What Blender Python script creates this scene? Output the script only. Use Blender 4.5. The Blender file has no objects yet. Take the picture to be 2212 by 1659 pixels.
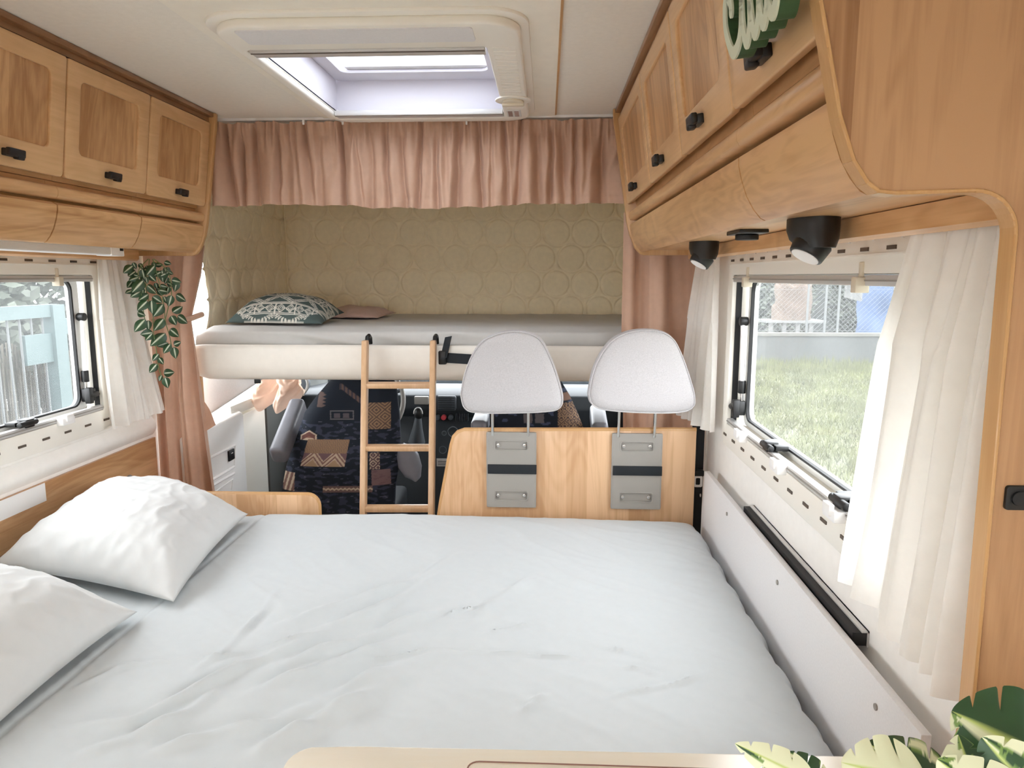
import bpy, bmesh, math, random
from mathutils import Vector, Matrix, noise
random.seed(11)
SC = bpy.context.scene
COL = SC.collection

# ------------------------------------------------------------------ camera
F, CX, CY = 1550.0, 1106.0, 829.5          # focal length and centre in pixels of the 2212 x 1659 frame
PITCH = math.atan(232 / F)
YAW = math.atan(74 * math.cos(PITCH) / F)
CAM = Vector((0, 0, 1.40))
cf = Vector((-math.sin(YAW) * math.cos(PITCH), math.cos(YAW) * math.cos(PITCH), -math.sin(PITCH)))
cr = Vector((math.cos(YAW), math.sin(YAW), 0))
cu = cr.cross(cf)
cd = bpy.data.cameras.new('camera')
cd.sensor_width = 36
cd.lens = F / 2212 * 36
cd.clip_start = 0.02
cam = bpy.data.objects.new('camera', cd)
COL.objects.link(cam)
cam.matrix_world = Matrix(((cr.x, cu.x, -cf.x, CAM.x), (cr.y, cu.y, -cf.y, CAM.y), (cr.z, cu.z, -cf.z, CAM.z), (0, 0, 0, 1)))
SC.camera = cam

# ------------------------------------------------------------------ sky, exposure
SKY = 7.0
w = bpy.data.worlds.new('overcast_sky')
SC.world = w
w.use_nodes = True
bg = w.node_tree.nodes['Background']
bg.inputs[0].default_value = (0.93, 0.97, 1.0, 1)
bg.inputs[1].default_value = SKY
SC.view_settings.view_transform = 'Standard'
SC.view_settings.look = 'None'
SC.view_settings.gamma = 1
SC.view_settings.use_curve_mapping = False
SC.view_settings.exposure = 0.45
SC.cycles.max_bounces = 14
SC.cycles.diffuse_bounces = 8
SC.cycles.transparent_max_bounces = 24
SC.cycles.caustics_reflective = False
SC.cycles.caustics_refractive = False

# ------------------------------------------------------------------ pixel -> place
def P(x, y, ax, v):
    d = cf + cr * ((x - CX) / F) - cu * ((y - CY) / F)
    i = 'XYZ'.index(ax)
    return CAM + d * ((v - CAM[i]) / d[i])

XR, XL, ZC = 0.60, -1.59, 2.0
def mx(x):                                   # mirror about the middle of the van
    return -0.99 - x

# ------------------------------------------------------------------ materials
def nodes(name):
    m = bpy.data.materials.new(name)
    m.use_nodes = True
    nt = m.node_tree
    b = nt.nodes['Principled BSDF']
    return m, nt, b
def add(nt, t, **kw):
    n = nt.nodes.new(t)
    for k, v in kw.items():
        setattr(n, k, v)
    return n
def c4(c):
    return (c[0], c[1], c[2], 1)
def s2l(r, g, b):
    f = lambda v: (v / 255 / 12.92) if v / 255 <= .04045 else ((v / 255 + .055) / 1.055) ** 2.4
    return (f(r), f(g), f(b))
def ramp(nt, fac, cols):
    r = add(nt, 'ShaderNodeValToRGB')
    el = r.color_ramp.elements
    el[0].position, el[0].color = cols[0][0], c4(cols[0][1])
    el[1].position, el[1].color = cols[-1][0], c4(cols[-1][1])
    for p, c in cols[1:-1]:
        e = el.new(p)
        e.color = c4(c)
    nt.links.new(fac, r.inputs[0])
    return r.outputs[0]
def math_n(nt, op, a, b=None):
    n = add(nt, 'ShaderNodeMath', operation=op)
    for i, v in enumerate((a, b)):
        if v is None:
            continue
        if isinstance(v, (int, float)):
            n.inputs[i].default_value = v
        else:
            nt.links.new(v, n.inputs[i])
    return n.outputs[0]
def coords(nt, scale=(1, 1, 1)):
    tc = add(nt, 'ShaderNodeTexCoord')
    mp = add(nt, 'ShaderNodeMapping')
    mp.inputs['Scale'].default_value = scale
    nt.links.new(tc.outputs['Object'], mp.inputs[0])
    return mp.outputs[0]
def noise_n(nt, vec, scale, detail=4, rough=.55, dist=0):
    n = add(nt, 'ShaderNodeTexNoise')
    n.inputs['Scale'].default_value = scale
    n.inputs['Detail'].default_value = detail
    n.inputs['Roughness'].default_value = rough
    n.inputs['Distortion'].default_value = dist
    nt.links.new(vec, n.inputs['Vector'])
    return n.outputs[0]
def bump(nt, b, h, strength=.3, dist=.002):
    n = add(nt, 'ShaderNodeBump')
    n.inputs['Strength'].default_value = strength
    n.inputs['Distance'].default_value = dist
    nt.links.new(h, n.inputs['Height'])
    nt.links.new(n.outputs[0], b.inputs['Normal'])
def plain(name, col, rough=.5, metal=0, spec=.5, var=0, vscale=8, bmp=0, bscale=300, bdist=.001):
    m, nt, b = nodes(name)
    b.inputs['Base Color'].default_value = c4(col)
    b.inputs['Roughness'].default_value = rough
    b.inputs['Metallic'].default_value = metal
    b.inputs['Specular IOR Level'].default_value = spec
    v = coords(nt)
    if var:
        n = noise_n(nt, v, vscale)
        lo = [c * (1 - var) for c in col]
        hi = [min(1, c * (1 + var)) for c in col]
        nt.links.new(ramp(nt, n, [(.3, lo), (.7, hi)]), b.inputs['Base Color'])
    if bmp:
        bump(nt, b, noise_n(nt, v, bscale, 3), bmp, bdist)
    return m
def wood(name, light, dark, axis, strip=0.0, strip_axis=1, rough=.30, figure=1.0):
    m, nt, b = nodes(name)
    sc = [26, 26, 26]
    sc[axis] = 1.6
    v = coords(nt, sc)
    n1 = noise_n(nt, v, 1.0, 6, .6, .8)
    sc2 = [140, 140, 140]
    sc2[axis] = 5
    n2 = noise_n(nt, coords(nt, sc2), 1.0, 3, .6)
    sc3 = [4, 4, 4]
    sc3[axis] = .8
    n3 = noise_n(nt, coords(nt, sc3), 1.0, 3, .5, 1.5)
    a = math_n(nt, 'MULTIPLY', n1, .55 * figure)
    a = math_n(nt, 'ADD', a, math_n(nt, 'MULTIPLY', n2, .25))
    a = math_n(nt, 'ADD', a, math_n(nt, 'MULTIPLY', n3, .35))
    ring = math_n(nt, 'SINE', math_n(nt, 'MULTIPLY', n3, 75.0))
    a = math_n(nt, 'ADD', a, math_n(nt, 'MULTIPLY', ring, .05 * figure))
    if strip:
        tc = add(nt, 'ShaderNodeTexCoord')
        sx = add(nt, 'ShaderNodeSeparateXYZ')
        nt.links.new(tc.outputs['Object'], sx.inputs[0])
        f = math_n(nt, 'FLOOR', math_n(nt, 'DIVIDE', sx.outputs[strip_axis], strip))
        wn = add(nt, 'ShaderNodeTexWhiteNoise', noise_dimensions='1D')
        nt.links.new(f, wn.inputs['W'])
        a = math_n(nt, 'ADD', a, math_n(nt, 'MULTIPLY', math_n(nt, 'SUBTRACT', wn.outputs[0], .5), .30))
    mid = [(l + d) / 2 for l, d in zip(light, dark)]
    nt.links.new(ramp(nt, a, [(.40, dark), (.55, mid), (.72, light)]), b.inputs['Base Color'])
    b.inputs['Roughness'].default_value = rough
    b.inputs['Specular IOR Level'].default_value = .45
    bump(nt, b, n2, .06, .0006)
    return m
def cloth_mat(name, col, translucent=0.0, weave=900, bmp=.25, var=.05, spec=.2, rough=.85, vs=40):
    m, nt, b = nodes(name)
    v = coords(nt)
    n = noise_n(nt, v, vs, 5)
    lo = [c * (1 - var) for c in col]
    hi = [min(1, c * (1 + var)) for c in col]
    rc = ramp(nt, n, [(.3, lo), (.7, hi)])
    nt.links.new(rc, b.inputs['Base Color'])
    b.inputs['Roughness'].default_value = rough
    b.inputs['Specular IOR Level'].default_value = spec
    b.inputs['Sheen Weight'].default_value = .15
    bump(nt, b, noise_n(nt, v, weave, 2), bmp, .0006)
    if translucent:
        tr = add(nt, 'ShaderNodeBsdfTranslucent')
        nt.links.new(rc, tr.inputs[0])
        mix = add(nt, 'ShaderNodeMixShader')
        mix.inputs[0].default_value = translucent
        nt.links.new(b.outputs[0], mix.inputs[1])
        nt.links.new(tr.outputs[0], mix.inputs[2])
        nt.links.new(mix.outputs[0], nt.nodes['Material Output'].inputs[0])
    return m
def glass_mat(name, haze=.10, tint=(1, 1, 1)):
    m, nt, b = nodes(name)
    nt.nodes.remove(b)
    t = add(nt, 'ShaderNodeBsdfTransparent')
    t.inputs[0].default_value = c4(tint)
    g = add(nt, 'ShaderNodeBsdfGlossy')
    g.inputs['Roughness'].default_value = .03
    lw = add(nt, 'ShaderNodeLayerWeight')
    lw.inputs[0].default_value = .5
    frv = math_n(nt, 'MULTIPLY', math_n(nt, 'POWER', lw.outputs['Facing'], 5.0), .35)
    m1 = add(nt, 'ShaderNodeMixShader')
    nt.links.new(frv, m1.inputs[0])
    nt.links.new(t.outputs[0], m1.inputs[1])
    nt.links.new(g.outputs[0], m1.inputs[2])
    tl = add(nt, 'ShaderNodeBsdfTranslucent')
    tl.inputs[0].default_value = (.95, .97, 1, 1)
    m2 = add(nt, 'ShaderNodeMixShader')
    v = coords(nt, (1, 1, 1))
    sc = noise_n(nt, coords(nt, (6, 6, 6)), 1.0, 5, .6)
    hz = math_n(nt, 'MULTIPLY', math_n(nt, 'ADD', sc, .5), haze)
    nt.links.new(hz, m2.inputs[0])
    nt.links.new(m1.outputs[0], m2.inputs[1])
    nt.links.new(tl.outputs[0], m2.inputs[2])
    nt.links.new(m2.outputs[0], nt.nodes['Material Output'].inputs[0])
    return m
def attr_mat(name, rough=.85, bmp=.3, bscale=700, spec=.25):
    m, nt, b = nodes(name)
    a = add(nt, 'ShaderNodeAttribute', attribute_name='print')
    nt.links.new(a.outputs['Color'], b.inputs['Base Color'])
    b.inputs['Roughness'].default_value = rough
    b.inputs['Specular IOR Level'].default_value = spec
    bump(nt, b, noise_n(nt, coords(nt), bscale, 2), bmp, .0008)
    return m

BEECH_L, BEECH_D = s2l(228, 184, 128), s2l(192, 142, 88)
M = {}
M['wood_frame'] = wood('beech_door_frame', s2l(228, 188, 142), s2l(206, 164, 118), 1, figure=.7)
M['wood_panel'] = wood('beech_laminated_panel', s2l(212, 168, 120), s2l(172, 126, 82), 2, .052, 1)
M['wood_flap'] = wood('beech_flap', s2l(216, 172, 124), s2l(180, 132, 84), 1, figure=1.25)
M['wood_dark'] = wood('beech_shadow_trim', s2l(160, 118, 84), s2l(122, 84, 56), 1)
M['wood_board'] = wood('beech_tall_board', s2l(190, 148, 108), s2l(148, 106, 70), 2, .16, 0)
M['wood_back'] = wood('beech_back_panel', s2l(222, 184, 146), s2l(196, 154, 114), 2, .075, 0)
M['wood_wall'] = wood('beech_wall_panel', s2l(212, 170, 126), s2l(178, 132, 88), 1, .06, 2)
M['wood_edge'] = wood('beech_edge_band', s2l(224, 184, 134), s2l(196, 152, 102), 2, figure=.4)
M['wood_ladder'] = wood('beech_ladder', s2l(228, 192, 156), s2l(202, 164, 126), 2, figure=.5)
M['counter'] = wood('pale_maple_top', s2l(255, 253, 246), s2l(252, 246, 232), 0, figure=.5, rough=.25)
M['wall'] = plain('cream_wall', s2l(246, 243, 238), .6, var=.02, vscale=30, bmp=.1, bscale=500)
M['ceil'] = plain('ceiling_fabric', s2l(236, 231, 221), .75, var=.025, vscale=60, bmp=.25, bscale=260)
M['ceil_mid'] = plain('ceiling_centre_panel', s2l(240, 234, 221), .6, var=.02, vscale=20, bmp=.1, bscale=300)
M['cream'] = plain('cream_plastic', s2l(240, 236, 227), .42, var=.01)
M['cream_dk'] = plain('warm_cream_plastic', s2l(222, 212, 192), .45)
M['white'] = plain('white_plastic', s2l(242, 241, 240), .4)
M['offwhite'] = plain('pale_grey_laminate', s2l(226, 225, 226), .45, var=.03, vscale=220, bmp=.1, bscale=400)
M['grey'] = plain('grey_plastic', s2l(154, 150, 144), .5, var=.02, bmp=.12, bscale=800)
M['grey_dk'] = plain('dark_slot', s2l(92, 80, 70), .6)
M['alu'] = plain('brushed_aluminium', s2l(206, 204, 202), .35, metal=.25)
M['sash'] = plain('light_grey_sash', s2l(226, 226, 224), .5)
M['steel'] = plain('steel_post', s2l(206, 204, 200), .22, metal=1)
M['black'] = plain('black_plastic', s2l(16, 16, 17), .42)
M['rubber'] = plain('black_rubber', s2l(16, 16, 18), .6)
M['belt'] = plain('black_webbing', s2l(22, 28, 34), .75, bmp=.3, bscale=900)
M['sheet'] = cloth_mat('pale_grey_sheet', s2l(198, 204, 207), var=.012, bmp=.12)
M['pillow'] = cloth_mat('pale_grey_pillowcase', s2l(208, 210, 210), var=.012, bmp=.12)
M['bunk_sheet'] = cloth_mat('light_grey_sheet', s2l(200, 198, 194), var=.02, bmp=.15)
M['bunk_rail'] = plain('ivory_leatherette', s2l(230, 224, 214), .5, var=.02, vscale=30, bmp=.12, bscale=500)
M['quilt'] = cloth_mat('beige_quilted_lining', s2l(242, 228, 198), var=.04, bmp=.2)
M['rose'] = cloth_mat('rose_satin_curtain', s2l(203, 167, 144), .10, 700, .35, .04, .35, .55)
M['white_cloth'] = cloth_mat('white_voile', s2l(250, 248, 244), .45, 900, .2, .02)
M['pink'] = cloth_mat('dusty_pink_case', s2l(206, 176, 164), var=.03)
M['headrest'] = cloth_mat('pale_grey_tweed', s2l(184, 181, 182), var=.10, weave=600, bmp=.4, vs=330)
M['glass'] = glass_mat('acrylic_pane', .03)
M['glass_front'] = glass_mat('windscreen_glass', .01)
M['dome'] = glass_mat('acrylic_dome', .10, (.5, .52, .56))
M['shaft'] = plain('lavender_white_shaft', s2l(216, 213, 220), .5)
M['dark'] = plain('dark_dashboard', s2l(34, 40, 46), .6, bmp=.2, bscale=500)
M['dark2'] = plain('dark_grey_plastic', s2l(70, 76, 82), .55)
M['leather'] = plain('grey_leatherette', s2l(112, 112, 120), .45, var=.06, vscale=20, bmp=.25, bscale=300)
M['carpet'] = plain('dark_grey_carpet', s2l(96, 98, 96), .95, bmp=.5, bscale=700)
M['seat'] = attr_mat('navy_patterned_velour')
M['cushion'] = attr_mat('green_printed_cotton', bscale=900)
M['red'] = plain('red_button', s2l(196, 60, 70), .4)
M['leafvar'] = attr_mat('variegated_leaf', .35, .1, 120, .5)
M['stem'] = plain('green_stem', s2l(110, 128, 78), .5)
M['foam_front'] = plain('sage_paint', s2l(206, 212, 192), .8, bmp=.4, bscale=400)
M['foam_side'] = plain('deep_green_paint', s2l(52, 82, 48), .7)
M['blanket'] = cloth_mat('beige_cloth', s2l(226, 196, 176), .1, var=.02)
M['linoleum'] = plain('grey_brown_floor', s2l(150, 128, 104), .5, var=.05)
M['lens'] = plain('frosted_lens', s2l(245, 245, 245), .3)
M['diffuser'] = plain('ribbed_diffuser', s2l(226, 226, 226), .3)
M['print'] = plain('brown_print', s2l(140, 104, 92), .6)
M['sticker'] = plain('pale_sticker', s2l(216, 216, 214), .6)

# ------------------------------------------------------------------ mesh helpers
class MB:
    def __init__(s):
        s.v, s.f = [], []
    def q(s, vs, fs):
        o = len(s.v)
        s.v += [Vector(a) for a in vs]
        s.f += [[i + o for i in f] for f in fs]
        return s
    def box(s, x0, x1, y0, y1, z0, z1):
        x0, x1 = sorted((x0, x1)); y0, y1 = sorted((y0, y1)); z0, z1 = sorted((z0, z1))
        return s.q([(x0, y0, z0), (x1, y0, z0), (x1, y1, z0), (x0, y1, z0), (x0, y0, z1), (x1, y0, z1), (x1, y1, z1), (x0, y1, z1)],
                   [(0, 3, 2, 1), (4, 5, 6, 7), (0, 1, 5, 4), (1, 2, 6, 5), (2, 3, 7, 6), (3, 0, 4, 7)])
    def obox(s, c, a, b, n, ha, hb, hn):
        c, a, b, n = Vector(c), Vector(a).normalized() * ha, Vector(b).normalized() * hb, Vector(n).normalized() * hn
        vs = [c + a * i + b * j + n * k for k in (-1, 1) for j in (-1, 1) for i in (-1, 1)]
        return s.q(vs, [(0, 2, 3, 1), (4, 5, 7, 6), (0, 1, 5, 4), (1, 3, 7, 5), (3, 2, 6, 7), (2, 0, 4, 6)])
    def prism(s, pts, off):
        n = len(pts)
        off = Vector(off)
        pts = [Vector(p) for p in pts]
        fs = [list(range(n))[::-1], list(range(n, 2 * n))]
        fs += [(i, (i + 1) % n, n + (i + 1) % n, n + i) for i in range(n)]
        return s.q(pts + [p + off for p in pts], fs)
    def ring(s, outer, inner, off):                     # plate with a hole; loops have equal length
        n = len(outer)
        off = Vector(off)
        o = [Vector(p) for p in outer]; i_ = [Vector(p) for p in inner]
        vs = o + i_ + [p + off for p in o] + [p + off for p in i_]
        fs = []
        for k in range(n):
            j = (k + 1) % n
            fs += [(k, n + k, n + j, j), (2 * n + k, 2 * n + j, 3 * n + j, 3 * n + k), (k, j, 2 * n + j, 2 * n + k), (n + k, 3 * n + k, 3 * n + j, n + j)]
        return s.q(vs, fs)
    def tube(s, path, r, n=8, closed=False):
        path = [Vector(p) for p in path]
        rr_ = r if isinstance(r, (list, tuple)) else [r] * len(path)
        vs, fs = [], []
        m = len(path)
        up = None
        for i, p in enumerate(path):
            t = (path[(i + 1) % m] - path[i - 1]) if closed else (path[min(i + 1, m - 1)] - path[max(i - 1, 0)])
            t.normalize()
            if up is None:
                up = t.orthogonal().normalized()
            up = (up - t * up.dot(t))
            up = up.normalized() if up.length > 1e-6 else t.orthogonal().normalized()
            b = t.cross(up)
            vs += [p + (up * math.cos(2 * math.pi * k / n) + b * math.sin(2 * math.pi * k / n)) * rr_[i] for k in range(n)]
        for i in range(m if closed else m - 1):
            for k in range(n):
                a, c = i * n, ((i + 1) % m) * n
                fs.append((a + k, a + (k + 1) % n, c + (k + 1) % n, c + k))
        if not closed:
            fs += [list(range(n))[::-1], [(m - 1) * n + k for k in range(n)]]
        return s.q(vs, fs)
    def cyl(s, p0, p1, r, n=16, r1=None):
        return s.tube([p0, p1], [r, r if r1 is None else r1], n)
    def sphere(s, c, r, nu=14, nv=8):
        c = Vector(c)
        r = Vector(r) if not isinstance(r, (int, float)) else Vector((r, r, r))
        vs = [c + Vector((0, 0, -r.z))]
        for j in range(1, nv):
            a = math.pi * j / nv - math.pi / 2
            vs += [c + Vector((r.x * math.cos(a) * math.cos(2 * math.pi * i / nu), r.y * math.cos(a) * math.sin(2 * math.pi * i / nu), r.z * math.sin(a))) for i in range(nu)]
        vs.append(c + Vector((0, 0, r.z)))
        fs = [(0, 1 + (i + 1) % nu, 1 + i) for i in range(nu)]
        for j in range(nv - 2):
            for i in range(nu):
                a = 1 + j * nu
                fs.append((a + i, a + (i + 1) % nu, a + nu + (i + 1) % nu, a + nu + i))
        l = len(vs) - 1
        fs += [(l, l - nu + i, l - nu + (i + 1) % nu) for i in range(nu)]
        return s.q(vs, fs)
    def grid(s, fn, nu, nv, wrap=False):
        vs = [fn(i / (nu if wrap else nu - 1), j / (nv - 1)) for j in range(nv) for i in range(nu)]
        fs = []
        for j in range(nv - 1):
            for i in range(nu if wrap else nu - 1):
                k = (i + 1) % nu
                fs.append((j * nu + i, j * nu + k, (j + 1) * nu + k, (j + 1) * nu + i))
        return s.q(vs, fs)
    def build(s, name, m, parent=None, bevel=0, seg=2, smooth=None, fix=True):
        me = bpy.data.meshes.new(name)
        me.from_pydata([tuple(v) for v in s.v], [], s.f)
        if bevel or fix:
            bm = bmesh.new()
            bm.from_mesh(me)
            if fix:
                bmesh.ops.recalc_face_normals(bm, faces=bm.faces)
            if bevel:
                ed = [e for e in bm.edges if len(e.link_faces) == 2 and e.calc_face_angle(0) > .5]
                bmesh.ops.bevel(bm, geom=ed, offset=bevel, segments=seg, profile=.5, affect='EDGES', clamp_overlap=True)
            bm.to_mesh(me)
            bm.free()
        me.materials.append(M[m] if isinstance(m, str) else m)
        if smooth is None:
            smooth = 40 if bevel else 30
        if smooth:
            me.shade_smooth()
            me.set_sharp_from_angle(angle=math.radians(smooth))
        o = bpy.data.objects.new(name, me)
        COL.objects.link(o)
        if parent is not None:
            o.parent = parent
            if parent.parent is None:
                o.location = -parent.location
        return o

def thing(name, label, cat, loc=(0, 0, 0), group=None):
    o = bpy.data.objects.new(name, None)
    o.empty_display_size = .1
    COL.objects.link(o)
    o.location = loc
    o['label'] = label
    o['category'] = cat
    if group:
        o['group'] = group
    return o
def tag(o, label, cat, group=None):
    o['label'] = label
    o['category'] = cat
    if group:
        o['group'] = group
    return o
def struct(o, label):
    o['kind'] = 'structure'
    o['label'] = label
    return o
def sroot(name, label, loc=(0, 0, 0)):
    o = bpy.data.objects.new(name, None)
    COL.objects.link(o)
    o.location = loc
    return struct(o, label)
def rr(u0, u1, v0, v1, r, k=5):
    if isinstance(r, (int, float)):
        r = (r,) * 4
    out = []
    for (cx, cy, a, q) in ((u1 - r[0], v0 + r[0], -90, r[0]), (u1 - r[1], v1 - r[1], 0, r[1]), (u0 + r[2], v1 - r[2], 90, r[2]), (u0 + r[3], v0 + r[3], 180, r[3])):
        out += [(cx + q * math.cos(math.radians(a + 90 * i / k)), cy + q * math.sin(math.radians(a + 90 * i / k))) for i in range(k + 1)]
    return out
def smoothstep(a, b, x):
    t = max(0, min(1, (x - a) / (b - a)))
    return t * t * (3 - 2 * t)
def catmull(pts, n=8):
    pts = [Vector(p) for p in pts]
    out = []
    for i in range(len(pts) - 1):
        p0, p1, p2, p3 = pts[max(i - 1, 0)], pts[i], pts[i + 1], pts[min(i + 2, len(pts) - 1)]
        for k in range(n):
            t = k / n
            out.append(.5 * ((2 * p1) + (p2 - p0) * t + (2 * p0 - 5 * p1 + 4 * p2 - p3) * t * t + (3 * p1 - p0 - 3 * p2 + p3) * t ** 3))
    out.append(pts[-1])
    return out
def poly_at(pts, u):
    s = u * (len(pts) - 1)
    i = min(int(s), len(pts) - 2)
    return Vector(pts[i]).lerp(Vector(pts[i + 1]), s - i)
def nz(x, y, z=0):
    return noise.noise(Vector((x, y, z)))

# ================================================================== THE SHELL
T = .03                                               # wall thickness
WZ0, WZ1 = .93, 1.405                                 # window holes
WR = (1.12, 2.312)                                    # right window along Y
WL = (1.25, 2.455)
def holed_wall(name, x0, x1, y0, y1, z0, z1, holes, m, label):
    b = MB()
    ys = sorted({y0, y1, *[h[0] for h in holes], *[h[1] for h in holes]})
    for a, c in zip(ys[:-1], ys[1:]):
        hs = [h for h in holes if h[0] <= a and h[1] >= c]
        zz = z0
        for h in sorted(hs, key=lambda h: h[2]):
            b.box(x0, x1, a, c, zz, h[2])
            zz = h[3]
        b.box(x0, x1, a, c, zz, z1)
    return struct(b.build(name, m), label)
YB = -2.3
holed_wall('wall_right', XR, XR + T, YB, 2.87, 0, 2.03, [(*WR, WZ0, WZ1)], 'wall', 'cream side wall with an opening window beside the bed')
holed_wall('wall_left', XL - T, XL, YB, 2.87, 0, 2.03, [(*WL, WZ0, WZ1), (-1.1, .45, 1.0, 1.55)], 'wall', 'cream side wall with window behind the pillows')
b = MB()
b.box(XL, -1.25, YB - T, YB, 0, 2.03).box(.26, XR, YB - T, YB, 0, 2.03).box(-1.25, .26, YB - T, YB, 0, .95).box(-1.25, .26, YB - T, YB, 1.6, 2.03)
struct(b.build('wall_rear', 'wall'), 'cream rear wall of the van with wide window')
struct(MB().box(XL, XR, YB, 2.78, -.03, 0).build('floor', 'linoleum'), 'grey brown van floor')
# ceiling with the roof hatch hole
SKX = (-.765, -.155); SKY_ = (1.90, 2.70)
CX0, CX1 = -.85, .03
ceil = sroot('ceiling', 'pale camper ceiling with warmer centre panel and roof hatch', (0, 0, ZC))
MB().box(XL - T, CX0, YB, 2.87, ZC, ZC + .03).build('ceiling_panel', 'ceil', ceil)
MB().box(CX1, XR + T, YB, 2.87, ZC, ZC + .03).build('ceiling_panel', 'ceil', ceil)
b = MB()
b.box(CX0, CX1, YB, -1.6, ZC - .004, ZC + .03).box(CX0, CX1, -1.1, SKY_[0] - .021, ZC - .004, ZC + .03).box(CX0, CX1, SKY_[1] + .021, 2.87, ZC - .004, ZC + .03)
b.box(CX0, SKX[0] - .021, SKY_[0] - .021, SKY_[1] + .021, ZC - .004, ZC + .03).box(SKX[1] + .021, CX1, SKY_[0] - .021, SKY_[1] + .021, ZC - .004, ZC + .03)
b.box(CX0, -.75, -1.6, -1.1, ZC - .004, ZC + .03).box(-.2, CX1, -1.6, -1.1, ZC - .004, ZC + .03)
b.build('ceiling_centre_panel', 'ceil_mid', ceil)
MB().box(CX1 - .002, CX1 + .004, YB, 2.79, ZC - .006, ZC).build('seam_strip', 'wood_edge', ceil)

# ------------------------------------------------------------------ cab and alcove shell
CXL, CXR = -1.50, .51
struct(MB().box(XL, XR, 2.78, 4.75, -.28, -.25).build('floor_cab', 'carpet'), 'dark grey carpet floor of the driving cab')
b = MB().box(XL - T, XR + T, 2.87, 4.08, 1.90, 1.93).box(XL - T, XR + T, 4.02, 4.05, 1.09, 1.92)
b.box(XR, XR + T, 2.87, 4.05, 1.45, 1.92).box(XL - T, XL, 2.87, 4.05, 1.52, 1.92).box(XL - T, XR + T, 2.86, 2.88, 1.90, 2.03)
b.box(XR, XR + T, 2.87, 4.05, .95, 1.46)
struct(b.build('wall_alcove', 'cream'), 'cream shell around the bunk over the driving cab')
# front wall below windscreen, windscreen and pillars
b = MB().box(CXL, CXR, 4.70, 4.75, -.25, .72)
struct(b.build('wall_front', 'dark2'), 'bulkhead under the windscreen')
wsr = sroot('window_3', 'sloping windscreen of the driving cab', (0, 4.6, .72))
MB().q([(CXL, 4.70, .71), (CXR, 4.70, .71), (CXR, 4.0, 1.12), (CXL, 4.0, 1.12), (CXL, 4.706, .715), (CXR, 4.706, .715), (CXR, 4.006, 1.125), (CXL, 4.006, 1.125)],
       [(0, 1, 2, 3), (7, 6, 5, 4), (0, 4, 5, 1), (1, 5, 6, 2), (2, 6, 7, 3), (3, 7, 4, 0)]).build('windscreen', 'glass_front', wsr)
MB().box(CXL, CXR, 4.42, 4.47, .838, .85).build('wiper_bar', 'dark2', wsr)

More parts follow.
